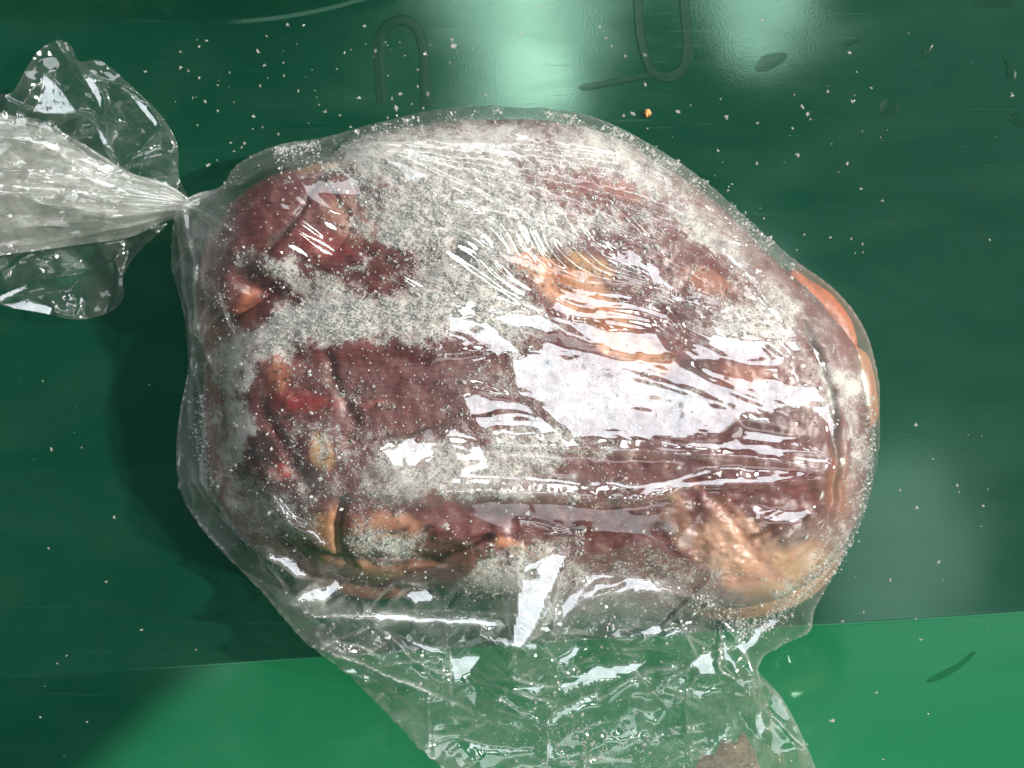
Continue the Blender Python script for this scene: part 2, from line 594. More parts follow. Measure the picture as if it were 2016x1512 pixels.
def relief(x, y):
    h = -15 - 11 * fbm(x, y, 180.0, 3, 21) + 5.0 * fbm(x, y, 46.0, 3, 4)
    h = np.minimum(h, -4.0)
    wx, wy = x + 12 * fbm(x, y, 36, 3, 33), y + 12 * fbm(x, y, 36, 3, 39)
    for pl, w, hh, _c in RIDGES:
        d, t, s = poly_dist(wx, wy, pl)
        h = h + hh * 0.2 * np.clip(1 - (d / (w * 1.25)) ** 2, 0, 1) * smooth(0, 0.15, t) * smooth(1, 0.85, t)
    h = h + 9 * fbm(x, y, 26.0, 3, 83) * blob(x, y, 1460, 1070, 130, 90)
    for g, w, dpt in GROOVES:
        d, t, s = poly_dist(x + 9 * fbm(x, y, 60, 2, 31), y + 9 * fbm(x, y, 60, 2, 37), g)
        h = h - dpt * np.exp(-(d / w) ** 2)
    return h


FROST = [(800, 415, 150, 52, -6, 1.0), (705, 300, 55, 32, 25, .8), (770, 320, 90, 30, 15, .75), (565, 537, 88, 36, 14, 1.05), (490, 490, 42, 22, 20, .8), (640, 628, 115, 36, -6, 1.0),
         (530, 660, 55, 30, 0, .6), (452, 760, 26, 150, 0, .85), (458, 905, 40, 40, 0, .9), (930, 470, 190, 42, 6, .85), (880, 570, 150, 55, 0, .62), (760, 650, 150, 36, 0, .6), (715, 520, 24, 18, 0, .9),
         (1050, 430, 170, 36, 8, .8), (1000, 330, 330, 55, 5, .52), (950, 265, 260, 36, 0, .5), (1250, 320, 120, 32, 35, .42), (1350, 420, 150, 26, 40, .32), (1500, 570, 170, 34, 45, .32), (1470, 640, 110, 50, 20, .55),
         (1650, 760, 50, 60, 0, .5), (1690, 900, 20, 150, 0, .5), (1000, 600, 150, 60, 0, .7), (1000, 955, 240, 36, 0, .62), (900, 905, 170, 40, 0, .6), (700, 1000, 150, 60, 0, .4), (800, 1080, 150, 30, 0, .45), (600, 850, 100, 60, 0, .4),
         (1250, 1150, 180, 40, 0, .5), (980, 1150, 130, 50, -25, .75), (1120, 905, 200, 28, 0, .35), (470, 1010, 70, 45, 20, .6), (560, 1140, 120, 30, 25, .5), (1350, 1050, 70, 40, 30, .4), (1600, 1130, 90, 40, -40, .5), (1200, 780, 250, 80, 0, .35),
         (600, 345, 90, 8, -12, .6), (470, 410, 60, 7, -50, .6), (1090, 870, 120, 18, 3, .4)]
CLEAR = [(590, 415, 130, 66, -8, 1.0), (690, 480, 62, 40, 20, .8), (740, 560, 40, 40, 0, .3), (1225, 368, 52, 20, 12, .9), (1200, 480, 60, 30, 20, .3), (1150, 600, 110, 50, 30, .35), (1480, 740, 70, 26, 0, .8), (1360, 715, 70, 26, 0, .8), (1480, 842, 80, 20, 0, .8),
         (1230, 915, 230, 30, -4, .45), (1150, 1025, 260, 26, 0, .9), (880, 1110, 60, 40, -20, .7), (690, 690, 120, 30, 0, .25), (540, 800, 40, 40, 0, .5), (1450, 1050, 110, 70, 30, .5), (1640, 970, 24, 60, 0, .4), (480, 590, 25, 50, 20, .5),
         (500, 515, 40, 34, 0, .55), (505, 880, 34, 30, 0, .7), (1290, 620, 60, 30, 0, .5), (800, 730, 130, 30, 0, .15), (660, 1050, 20, 60, 0, .4), (1370, 500, 60, 20, 40, .5), (1400, 555, 40, 20, 20, .7), (1140, 570, 70, 40, 30, .6), (1250, 685, 80, 26, 25, .6), (1440, 1065, 80, 60, 20, .6), (880, 1000, 200, 30, 0, .35), (1380, 925, 160, 26, -4, .5), (760, 800, 120, 40, 0, .1), (1600, 960, 60, 60, 0, .4)]


def frost_field(x, y):
    wx = x + 70 * fbm(x, y, 80, 5, 41, 0.65)
    wy = y + 70 * fbm(x, y, 80, 5, 47, 0.65)
    f = 0.20 + 0.20 * fbm(x, y, 110.0, 3, 51)
    for cx, cy_, rx, ry, a, s in FROST:
        f = f + s * 0.60 * blob(wx, wy, cx, cy_, rx, ry, a)
    for cx, cy_, rx, ry, a, s in CLEAR:
        f = f - s * 0.75 * blob(wx, wy, cx, cy_, rx, ry, a)
    f = f + 0.26 * fbm(x, y, 26.0, 4, 57) + 0.22 * fbm(x, y, 90.0, 3, 59)
    return np.clip(f, 0, 1)


PAINT = [  # real colours of the flesh: fat, tendon, dried and bruised spots
    ((0.52, 0.20, 0.075), (1135, 565, 55, 42, 30), 1.0), ((0.50, 0.17, 0.07), (1240, 685, 75, 24, 25), 1.0), ((0.50, 0.24, 0.09), (960, 445, 40, 30, 20), .8), ((0.50, 0.2, 0.08), (1065, 520, 50, 30, 25), .8),
    ((0.54, 0.30, 0.19), (1150, 585, 120, 42, 32), .95), ((0.54, 0.29, 0.19), (1250, 690, 90, 30, 24), .9), ((0.53, 0.33, 0.22), (1335, 1020, 24, 70, -14), .55), ((0.50, 0.24, 0.17), (1445, 1035, 36, 70, -38), .7), ((0.55, 0.36, 0.26), (1425, 1080, 60, 50, 0), .5), ((0.50, 0.29, 0.20), (1450, 1075, 90, 60, 25), .8), ((0.52, 0.28, 0.19), (1500, 1120, 90, 45, -20), .8), ((0.42, 0.07, 0.05), (1050, 500, 30, 16, 30), .7), ((0.55, 0.30, 0.12), (1160, 520, 60, 24, 25), .6), ((0.48, 0.29, 0.20), (1440, 1070, 70, 60, -10), .55), ((0.44, 0.24, 0.13), (1560, 1130, 90, 50, -30), .9), ((0.45, 0.20, 0.12), (1480, 1130, 70, 40, 0), .7),
    ((0.46, 0.26, 0.11), (632, 890, 22, 46, -20), .9), ((0.44, 0.22, 0.11), (640, 1060, 40, 70, 10), .7), ((0.42, 0.20, 0.11), (760, 1040, 80, 30, 0), .7), ((0.42, 0.22, 0.12), (720, 1130, 80, 20, 10), .8), ((0.40, 0.20, 0.10), (590, 1060, 40, 34, 30), .6),
    ((0.40, 0.12, 0.07), (478, 610, 22, 60, 15), .45), ((0.40, 0.09, 0.06), (520, 690, 30, 30, 0), .5), ((0.42, 0.14, 0.07), (545, 740, 22, 50, 5), .7), ((0.24, 0.015, 0.02), (590, 790, 60, 20, 8), .8), ((0.20, 0.02, 0.025), (640, 480, 70, 26, 20), .6),
    ((0.42, 0.06, 0.05), (550, 930, 22, 18, 20), .8), ((0.30, 0.14, 0.09), (690, 430, 60, 50, 40), .5), ((0.36, 0.18, 0.1), (640, 325, 60, 12, -10), .8), ((0.30, 0.11, 0.07), (1230, 372, 60, 20, 12), .6), ((0.33, 0.14, 0.09), (1390, 550, 60, 26, 25), .7),
    ((0.36, 0.13, 0.085), (1470, 740, 60, 26, 0), .6), ((0.40, 0.2, 0.09), (1020, 1085, 50, 12, 20), .7), ((0.02, 0.018, 0.02), (495, 515, 44, 40, 0), .75), ((0.02, 0.02, 0.02), (508, 885, 34, 34, 0), .85), ((0.045, 0.012, 0.012), (1280, 1020, 220, 34, -3), .5),
    ((0.05, 0.015, 0.014), (1340, 620, 70, 40, 0), .6), ((0.05, 0.016, 0.015), (1500, 840, 70, 24, 0), .6), ((0.05, 0.015, 0.014), (1380, 720, 50, 22, 0), .6), ((0.30, 0.10, 0.06), (1660, 950, 30, 80, 0), .6), ((0.36, 0.15, 0.09), (800, 1115, 90, 14, -3), .5)]
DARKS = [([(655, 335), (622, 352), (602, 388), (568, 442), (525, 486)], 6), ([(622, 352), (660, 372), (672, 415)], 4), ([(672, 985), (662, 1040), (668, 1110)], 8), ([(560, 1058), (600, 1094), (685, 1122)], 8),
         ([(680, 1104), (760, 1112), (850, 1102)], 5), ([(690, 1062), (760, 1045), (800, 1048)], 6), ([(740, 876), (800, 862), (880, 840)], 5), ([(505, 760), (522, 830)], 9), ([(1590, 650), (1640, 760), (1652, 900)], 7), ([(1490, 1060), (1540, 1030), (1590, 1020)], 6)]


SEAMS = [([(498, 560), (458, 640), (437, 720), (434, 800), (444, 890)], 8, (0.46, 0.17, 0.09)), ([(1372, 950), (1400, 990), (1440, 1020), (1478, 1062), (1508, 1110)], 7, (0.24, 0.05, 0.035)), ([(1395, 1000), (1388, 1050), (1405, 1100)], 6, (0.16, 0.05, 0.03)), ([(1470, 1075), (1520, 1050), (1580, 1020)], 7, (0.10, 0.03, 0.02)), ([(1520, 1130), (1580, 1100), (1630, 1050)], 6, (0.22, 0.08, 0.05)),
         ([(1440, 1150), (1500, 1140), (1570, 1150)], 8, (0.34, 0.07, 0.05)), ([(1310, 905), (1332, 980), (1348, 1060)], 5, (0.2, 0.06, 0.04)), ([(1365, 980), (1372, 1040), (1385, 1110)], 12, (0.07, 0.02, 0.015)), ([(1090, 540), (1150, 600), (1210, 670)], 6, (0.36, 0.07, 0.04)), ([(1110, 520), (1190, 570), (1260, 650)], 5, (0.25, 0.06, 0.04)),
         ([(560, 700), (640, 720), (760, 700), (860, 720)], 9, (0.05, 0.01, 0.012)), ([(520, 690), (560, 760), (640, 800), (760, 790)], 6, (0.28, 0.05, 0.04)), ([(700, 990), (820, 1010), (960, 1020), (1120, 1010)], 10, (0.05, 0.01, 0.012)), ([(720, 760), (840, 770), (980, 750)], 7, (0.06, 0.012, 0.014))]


def paint(x, y):
    n = fbm(x, y, 150.0, 4, 61)
    n2 = fbm(x * 0.5 + y * 0.3, y * 1.4 - x * 0.25, 26.0, 3, 67)
    t = np.clip(0.45 + 0.7 * n + 0.35 * n2, 0, 1)[:, None]
    c = (1 - t) * np.array([0.050, 0.008, 0.012]) + t * np.array([0.140, 0.034, 0.034])
    wx = x + 16 * fbm(x, y, 40, 3, 71)
    wy = y + 16 * fbm(x, y, 40, 3, 77)
    for col, (cx, cy_, rx, ry, a), s in PAINT:
        m = (smooth(0.25, 0.75, blob(wx, wy, cx, cy_, rx, ry, a)) * s)[:, None]
        c = c * (1 - m) + m * np.array(col) * (1 + 0.25 * n2[:, None])
    for pl, w, hh, cc in RIDGES:
        d, t, _ = poly_dist(x + 12 * fbm(x, y, 36, 3, 33), y + 12 * fbm(x, y, 36, 3, 39), pl)
        m = (smooth(w * 2.3, w * 0.2, d) * np.clip(0.6 + 1.2 * n2, 0, 0.9))[:, None]
        c = c * (1 - m) + m * np.array(cc) * (1 + 0.4 * n2[:, None])
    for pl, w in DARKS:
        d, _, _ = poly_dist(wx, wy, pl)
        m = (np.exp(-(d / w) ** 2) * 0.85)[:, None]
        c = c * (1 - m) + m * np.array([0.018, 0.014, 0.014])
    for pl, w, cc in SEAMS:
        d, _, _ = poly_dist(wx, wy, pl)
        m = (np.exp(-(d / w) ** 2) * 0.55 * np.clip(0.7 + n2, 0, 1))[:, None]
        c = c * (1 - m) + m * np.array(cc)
    return np.clip(c, 0.005, 1)


def lobe_mesh(name, L, nt, nr, parent, tint=None, tint_amt=0.0, frost_mul=1.0, rel=1.0):
    U, V, Z, th = L.verts(nt, nr)
    X, Y = to_px(U, V, Z)
    h = relief(X.ravel(), Y.ravel()).reshape(U.shape) * rel
    # push along an approximate normal: straight down on top, inwards at the rim
    rho = np.hypot(U - L.c[0], V - L.c[1]) / L.rad(th)[None, :]
    k = smooth(0.80, 1.0, rho)
    dx, dy = (U - L.c[0]), (V - L.c[1])
    ln = np.hypot(dx, dy) + 1e-6
    U2 = U + h * 0.6 * k * dx / ln
    V2 = V + h * 0.6 * k * dy / ln
    Z2 = np.maximum(Z + h * (1 - k), 2.5)
    x, y = X.ravel(), Y.ravel()
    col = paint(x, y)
    if tint is not None:
        m = np.clip(tint_amt * (1 + 0.5 * fbm(x, y, 30, 3, 90)), 0, 1)[:, None]
        col = col * (1 - m) + m * np.array(tint)
    fr = frost_field(x, y) * frost_mul
    n = len(U2)
    F = grid_faces(n, nt, True)
    return mesh_obj(name, np.stack([U2.ravel(), V2.ravel(), Z2.ravel()], 1), F[:, ::-1], M_MEAT, parent, True, {'col': col, 'frost': fr})


meat = empty('frozen_meat', 1040, 740, 0)
tag(meat, 'large frost-covered dark red meat joint inside the clear bag', 'meat')
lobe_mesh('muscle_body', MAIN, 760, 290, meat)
lobe_mesh('shoulder_muscle', TOPL, 420, 150, meat)
lobe_mesh('under_muscle', UNDER, 420, 120, meat, (0.24, 0.11, 0.075), 0.5, 0.8)
o = lobe_mesh('side_muscle', RIGHTM, 200, 60, meat, (0.50, 0.125, 0.05), 0.92, 0.25, 0.5)
o['label'] = 'bare orange strip of muscle'
lobe_mesh('side_muscle', RIGHTM2, 160, 50, meat, (0.50, 0.22, 0.11), 0.9, 0.15, 0.2)
lobe_mesh('fat_edge', LOWR, 240, 70, meat, (0.46, 0.24, 0.14), 0.7, 0.7, 0.6)

LOBES = [MAIN, TOPL, UNDER, RIGHTM, RIGHTM2, LOWR]


def meat_height(u, v):
    h = np.full(np.shape(u), -1.0)
    for L in LOBES:
        h = np.maximum(h, L.height(u, v))
    return h


def meat_surface(u, v):
    """surface height with the relief"""
    z = meat_height(u, v)
    x, y = to_px(u, v, z)
    return z + relief(x, y)


def px_on_meat(x, y, lift=0.0):
    """layout point where the line of sight through (x, y) meets the meat"""
    z = np.full(np.shape(x), 200.0)
    for _ in range(12):
        u, v = from_px(x, y, z)
        z = 0.5 * z + 0.5 * np.maximum(bilin(MEATG, u, v), 0)
    u, v = from_px(x, y, z + lift)
    return u, v, z + lift


M_ORANGE = mat_plain('orange_fat', (0.50, 0.23, 0.07), 0.35, 0.4, 420)

# ----------------------------------------------------------------------------
# the clear bag: a film stretched over the meat (obstacle problem), with folds
# ----------------------------------------------------------------------------
OUT = [(352, 405, 118), (342, 450, 90), (338, 520, 70), (362, 620, 60), (370, 720, 55), (356, 800, 50), (347, 880, 46), (354, 960, 44), (382, 1020, 42), (440, 1090, 40),
       (540, 1185, 40), (600, 1255, 38), (700, 1335, 40), (860, 1442, 46), (960, 1508, 50), (1100, 1590, 60), (1300, 1640, 70), (1560, 1640, 80), (1568, 1540, 60),
       (1550, 1430, 46), (1515, 1345, 34), (1480, 1315, 30), (1496, 1284, 34), (1588, 1246, 40), (1606, 1196, 60), (1652, 1112, 70), (1692, 1035, 72), (1716, 960, 72), (1730, 880, 72),
       (1731, 800, 72), (1728, 740, 72), (1704, 652, 72), (1650, 576, 75), (1565, 512, 85), (1482, 440, 90), (1382, 352, 92), (1292, 292, 92), (1200, 243, 92), (1100, 216, 90),
       (900, 211, 90), (750, 240, 90), (640, 270, 90), (545, 286, 95), (470, 322, 105), (436, 366, 115), (385, 382, 120)]
oc = catmull([(p[0], p[1], p[2]) for p in OUT], 10)
ou, ov = from_px(oc[:, 0], oc[:, 1], oc[:, 2])
oz = oc[:, 2]
oz = np.maximum(oz, ground(ou, ov) + 8)
outline = np.stack([ou, ov], 1)

STEP = 4.0
gu = np.arange(300, 1764, STEP)
gv = np.arange(190, 1660, STEP)
# coarse nodes divide evenly
gu = gu[:len(gu) // 4 * 4 + 1]
gv = gv[:len(gv) // 4 * 4 + 1]
GU, GV = np.meshgrid(gu, gv)
INS = inside(GU, GV, outline)
obs = np.maximum(meat_height(GU, GV), -1)
obs = np.where(obs > 0, obs + 1.0, -1)
obs = np.maximum(obs, ground(GU, GV) + 5)
# nearest outline height for the fixed rim
oi = np.zeros(GU.shape, int)
bestd = np.full(GU.shape, 1e9)
for k in range(0, len(ou), 2):
    d = (GU - ou[k]) ** 2 + (GV - ov[k]) ** 2
    m = d < bestd
    bestd = np.where(m, d, bestd)
    oi = np.where(m, k, oi)
RIM = oz[oi]


SAG = 0.0085 * smooth(1150, 1240, GV + 0.10 * (1000 - GU)) + 0.0015


def relax(z, fixed, rim, ob, it, load):
    for _ in range(it):
        p = np.pad(z, 1, 'edge')
        z = 0.25 * (p[:-2, 1:-1] + p[2:, 1:-1] + p[1:-1, :-2] + p[1:-1, 2:]) - load
        z = np.maximum(z, ob)
        z = np.where(fixed, rim, z)
    return z


def up2(c, shape):
    r = np.repeat(np.repeat(c, 2, 0), 2, 1)[:shape[0], :shape[1]]
    r = np.pad(r, ((0, shape[0] - r.shape[0]), (0, shape[1] - r.shape[1])), 'edge')
    p = np.pad(r, 1, 'edge')
    return (4 * r + p[:-2, 1:-1] + p[2:, 1:-1] + p[1:-1, :-2] + p[1:-1, 2:]) / 8


z = None
for k, it in ((4, 420), (2, 200), (1, 80)):
    sl = (slice(None, None, k), slice(None, None, k))
    fx, rm, ob = ~INS[sl], RIM[sl], obs[sl]
    z = np.maximum(rm, ob) if z is None else up2(z, fx.shape)
    z = relax(z, fx, rm, ob, it, SAG[sl] * (STEP * k) ** 2 / 4)
FILM0 = z
for _ in range(6):
    p = np.pad(FILM0, 1, 'edge')
    FILM0 = np.where(INS, (4 * FILM0 + p[:-2, 1:-1] + p[2:, 1:-1] + p[1:-1, :-2] + p[1:-1, 2:]) / 8, FILM0)

PX, PY = to_px(GU, GV, FILM0)

# folds: (polyline, half width, height, sharpness)
FOLDS = [
    ([(700, 290), (900, 332), (1100, 392), (1250, 455)], 8, 6), ([(720, 282), (950, 305), (1200, 352), (1400, 445)], 8, 6), ([(800, 272), (1050, 288), (1250, 325), (1380, 392), (1500, 485)], 7, 6), ([(760, 300), (900, 360), (1040, 430)], 7, 5),
    ([(1000, 262), (1200, 300), (1330, 365), (1460, 470)], 7, 5), ([(1100, 420), (1250, 470), (1380, 540), (1480, 640)], 8, 6), ([(1200, 395), (1340, 455), (1480, 560), (1580, 680)], 8, 6), ([(1420, 505), (1520, 585), (1600, 680), (1640, 760)], 8, 7), ([(900, 400), (1050, 440), (1200, 500)], 8, 4),
    ([(1660, 925), (1500, 905), (1300, 890), (1100, 880), (920, 872)], 26, 9), ([(1655, 918), (1560, 935), (1400, 950), (1250, 985), (1050, 972), (850, 968)], 22, 13),
    ([(1650, 900), (1560, 850), (1450, 820), (1350, 800)], 22, 6), ([(1645, 880), (1590, 800), (1560, 730)], 20, 7),
    ([(1690, 700), (1600, 570), (1500, 480), (1400, 410), (1250, 350), (1050, 310), (800, 285)], 14, 7), ([(1640, 650), (1540, 540), (1440, 462), (1330, 420), (1180, 380), (950, 330), (720, 285)], 12, 7),
    ([(1600, 640), (1500, 540), (1420, 500), (1320, 440)], 12, 6), ([(1480, 620), (1390, 560), (1290, 500), (1180, 455)], 14, 8), ([(1420, 630), (1320, 575), (1200, 560), (1080, 540), (960, 500)], 12, 7),
    ([(1340, 600), (1240, 575), (1100, 552)], 9, 4), ([(1300, 700), (1180, 655), (1050, 640), (900, 625)], 16, 7), ([(1330, 720), (1230, 730), (1100, 700), (950, 690), (850, 700)], 18, 6),
    ([(1060, 700), (1080, 760), (1110, 800)], 9, 6), ([(920, 760), (1000, 780), (1100, 800)], 14, 5), ([(960, 640), (880, 650), (860, 690)], 9, 5),
    ([(1320, 610), (1345, 650), (1335, 700)], 8, 6), ([(1290, 640), (1370, 690)], 6, 5), ([(1310, 632), (1390, 675)], 6, 5), ([(1340, 625), (1400, 655)], 6, 4),
    ([(365, 405), (450, 340), (600, 300), (800, 280), (1000, 290)], 12, 8), ([(365, 405), (440, 370), (540, 330), (680, 305)], 10, 8), ([(365, 408), (420, 430), (470, 470)], 10, 6), ([(362, 412), (385, 520), (390, 640), (430, 760)], 14, 12),
    ([(358, 415), (362, 540), (380, 680), (365, 820)], 10, 9), ([(370, 720), (420, 640), (470, 570)], 9, 6), ([(372, 700), (400, 820), (400, 940), (470, 1050)], 12, 9), ([(360, 900), (420, 1000), (520, 1100), (600, 1200)], 12, 10),
    ([(520, 960), (580, 1020), (650, 1070)], 15, 11), ([(530, 1000), (600, 1062), (660, 1080)], 9, -7), ([(525, 1085), (570, 1120), (620, 1140), (700, 1150)], 13, 11), ([(560, 1190), (620, 1150), (650, 1190), (690, 1150)], 11, 9),
    ([(560, 1190), (700, 1200), (850, 1215), (1000, 1230), (1200, 1250), (1350, 1270)], 14, 10), ([(590, 1235), (700, 1280), (790, 1325), (880, 1370), (960, 1420), (1010, 1460)], 13, 14), ([(700, 1150), (770, 1250), (860, 1320), (1000, 1350), (1200, 1420)], 10, 8),
    ([(850, 1145), (800, 1160), (760, 1190)], 9, 9), ([(740, 1170), (790, 1145), (850, 1160), (860, 1190)], 8, 7), ([(1025, 1030), (1090, 1045), (1140, 1055)], 13, 13), ([(1025, 1030), (1020, 1130), (1010, 1220)], 12, 10), ([(1145, 1055), (1100, 1150), (1060, 1230), (990, 1295)], 13, 15),
    ([(1080, 1240), (1110, 1170), (1180, 1130), (1280, 1145), (1350, 1170)], 13, 14), ([(1200, 1115), (1280, 1150), (1400, 1190)], 11, 9), ([(1390, 1180), (1420, 1250), (1415, 1310), (1470, 1350)], 11, 12), ([(1400, 1190), (1460, 1280), (1490, 1350)], 10, 10),
    ([(1640, 1110), (1560, 1190), (1480, 1250), (1440, 1310)], 15, 13), ([(1540, 1120), (1600, 1050), (1640, 1000)], 12, 5), ([(1100, 1330), (1200, 1280), (1270, 1300)], 12, 12), ([(1090, 1350), (1180, 1370), (1260, 1330), (1400, 1300)], 10, 9), ([(1050, 1450), (1100, 1390), (1200, 1340)], 10, 11),
    ([(860, 1440), (960, 1420), (1060, 1400)], 10, 9), ([(1080, 1512), (1075, 1440), (1110, 1380)], 9, 10), ([(1360, 1512), (1350, 1400), (1380, 1300)], 9, 9), ([(1250, 1512), (1300, 1440), (1450, 1400)], 9, 8), ([(1480, 1512), (1490, 1420), (1470, 1330)], 8, 8), ([(1180, 1400), (1320, 1470), (1450, 1500)], 9, 8), ([(900, 1300), (980, 1330), (1060, 1310)], 9, 8), ([(980, 1470), (1120, 1500), (1260, 1450)], 9, 8), ([(800, 1290), (880, 1300), (930, 1360)], 9, 7),
]
# flat facets of film that face the bright opening overhead
FACETS = [
    [(1000, 700), (1100, 690), (1240, 705), (1330, 715), (1400, 745), (1520, 745), (1600, 760), (1630, 800), (1600, 810), (1500, 800), (1440, 835), (1420, 860), (1250, 868), (1140, 862), (1080, 820), (1020, 780)],
    [(905, 775), (1030, 790), (1110, 850), (1040, 860), (960, 850), (920, 820)], [(880, 620), (960, 630), (1030, 690), (980, 700), (910, 670), (880, 660)], [(960, 615), (1100, 622), (1190, 645), (1290, 655), (1330, 700), (1240, 700), (1100, 660), (980, 640)],
    [(1340, 690), (1440, 665), (1560, 670), (1580, 690), (1480, 705), (1360, 712)], [(1210, 480), (1260, 500), (1330, 560), (1400, 610), (1340, 585), (1260, 540)], [(1270, 560), (1340, 580), (1420, 610), (1370, 605)], [(1590, 800), (1632, 792), (1646, 850), (1640, 882), (1622, 840)],
    [(1290, 865), (1440, 872), (1560, 870), (1650, 905), (1560, 895), (1420, 885), (1300, 878)], [(1230, 975), (1300, 955), (1420, 940), (1540, 930), (1640, 925), (1600, 945), (1480, 955), (1340, 965), (1240, 985)], [(860, 960), (1050, 965), (1220, 975), (1050, 973), (870, 967)],
    [(1465, 985), (1520, 1000), (1580, 1000), (1605, 1010), (1560, 1030), (1510, 1030), (1480, 1005)], [(1025, 1037), (1140, 1050), (1090, 1060), (1040, 1050)], [(1030, 1110), (1110, 1080), (1140, 1062), (1090, 1150), (1050, 1230), (992, 1292), (1010, 1200)], [(1080, 1240), (1110, 1170), (1180, 1120), (1260, 1135), (1350, 1168), (1240, 1165), (1150, 1175)],
    [(530, 970), (590, 1030), (660, 1072), (640, 1076), (570, 1030)], [(528, 1092), (560, 1090), (620, 1138), (590, 1135)], [(580, 1180), (620, 1150), (640, 1160), (655, 1140), (680, 1160), (640, 1180)], [(790, 1165), (840, 1150), (860, 1180), (820, 1190)], [(600, 1190), (760, 1200), (990, 1220), (1000, 1240), (760, 1215)],
    [(620, 1245), (740, 1300), (860, 1355), (950, 1410), (1000, 1450), (920, 1395), (790, 1330)], [(1095, 1340), (1180, 1310), (1280, 1300), (1260, 1330), (1180, 1345), (1110, 1370)], [(1405, 1200), (1425, 1260), (1470, 1345), (1420, 1290)], [(1440, 1270), (1520, 1215), (1560, 1190), (1500, 1250), (1460, 1290)], [(900, 1440), (980, 1460), (1040, 1470), (1060, 1490), (960, 1480)],
    [(740, 885), (800, 880), (880, 860), (850, 900), (780, 925)], [(870, 850), (930, 845), (960, 890), (900, 910)], [(1390, 470), (1440, 500), (1520, 570), (1470, 550)], [(1240, 1390), (1290, 1400), (1290, 1430)], [(880, 1290), (960, 1290), (940, 1320), (890, 1350)], [(640, 1310), (700, 1310), (760, 1350)],
    [(1040, 1445), (1090, 1402), (1170, 1352), (1180, 1362), (1100, 1420)], [(1068, 1512), (1072, 1450), (1088, 1440), (1086, 1512)], [(1352, 1296), (1400, 1276), (1408, 1330), (1380, 1334)], [(1380, 1490), (1418, 1404), (1436, 1412), (1402, 1496)], [(1474, 1400), (1496, 1384), (1508, 1440), (1492, 1466)], [(1180, 1448), (1250, 1424), (1282, 1440), (1222, 1462)], [(1000, 1344), (1080, 1332), (1062, 1362)], [(940, 1245), (1040, 1255), (1090, 1275), (1000, 1275)], [(1190, 1235), (1290, 1225), (1380, 1240), (1290, 1250)], [(1330, 1345), (1400, 1360), (1380, 1380)], [(760, 1240), (840, 1262), (900, 1290), (830, 1280)], [(1080, 1300), (1130, 1270), (1180, 1275), (1100, 1310)],
]
gr = np.random.default_rng(404)
for k in range(52):      # fine creases in the slack end of the bag
    x0, y0 = gr.uniform(560, 1500), gr.uniform(1170, 1520)
    a0 = math.radians(gr.choice([32, 12, -35, 75, 150]) + gr.normal(0, 14))
    l0 = gr.uniform(80, 300)
    FOLDS.append(([(x0, y0), (x0 + 0.5 * l0 * math.cos(a0) + gr.normal(0, 8), y0 + 0.5 * l0 * math.sin(a0) + gr.normal(0, 8)), (x0 + l0 * math.cos(a0), y0 + l0 * math.sin(a0))], gr.uniform(5, 10), gr.uniform(4, 10) * gr.choice([1, 1, -1])))
for k in range(22):      # and down the left side
    x0, y0 = gr.uniform(352, 440), gr.uniform(430, 1050)
    a0 = math.radians(gr.choice([70, 95, 120]) + gr.normal(0, 12))
    l0 = gr.uniform(50, 150)
    FOLDS.append(([(x0, y0), (x0 + 0.5 * l0 * math.cos(a0) + gr.normal(0, 6), y0 + 0.5 * l0 * math.sin(a0)), (x0 + l0 * math.cos(a0), y0 + l0 * math.sin(a0))], gr.uniform(5, 9), gr.uniform(4, 8)))
fold = np.zeros(GU.shape)
crease = np.zeros(GU.shape)
wx = PX + 5 * fbm(PX, PY, 70, 2, 101)
wy = PY + 5 * fbm(PX, PY, 70, 2, 107)
for pl, w, h in FOLDS:
    d, t, s = poly_dist(wx, wy, catmull(pl, 5, False))
    w2 = np.where(s > 0, w, w * 0.55)            # one flank steeper than the other
    prof = np.clip(1 - d / (w2 * 1.6), 0, 1) ** 1.7
    h = h * (1.5 if np.mean([q_[1] for q_ in pl]) < 620 else 1.15)
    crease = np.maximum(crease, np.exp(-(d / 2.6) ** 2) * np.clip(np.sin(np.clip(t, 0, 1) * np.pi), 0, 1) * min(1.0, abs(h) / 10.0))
    fold += h * prof * (0.35 + 0.65 * np.sin(np.clip(t, 0, 1) * np.pi) ** 0.6)

# tension lines running across from the neck, and a random crumple
tail = smooth(1120, 1260, PY + 0.12 * (1000 - PX))
left = smooth(470, 400, PX - 0.05 * (PY - 600))
ang = np.radians(10 + 26 * smooth(900, 350, PY) * smooth(700, 1500, PX))
q = -np.sin(ang) * PX + np.cos(ang) * PY
r_ = np.cos(ang) * PX + np.sin(ang) * PY
lines = 0
for sc_, am in ((46, 1.0), (21, 0.35)):
    n = perlin(q / sc_ + 3 * fbm(PX, PY, 300, 2, 5), r_ / (sc_ * 20), int(sc_))
    lines = lines + am * (1 - np.abs(n) * 2.2)
f1, f2 = worley(wx, wy * 1.3, 88, 1)
crum = 46 * facetnoise(wx + .3 * wy, wy * 1.15, 120, 1) + 8 * facetnoise(wx - .5 * wy, wy, 66, 2) + 1.6 * facetnoise(wx, wy + .4 * wx, 26, 4)
upper = smooth(700, 480, PY)
amp_l = 0.35 + 2.6 * upper * (1 - tail)
zfold = FILM0 + fold + lines * amp_l * (1 - tail) + crum * (0.05 + 0.85 * tail + 0.8 * left) + tail * 8

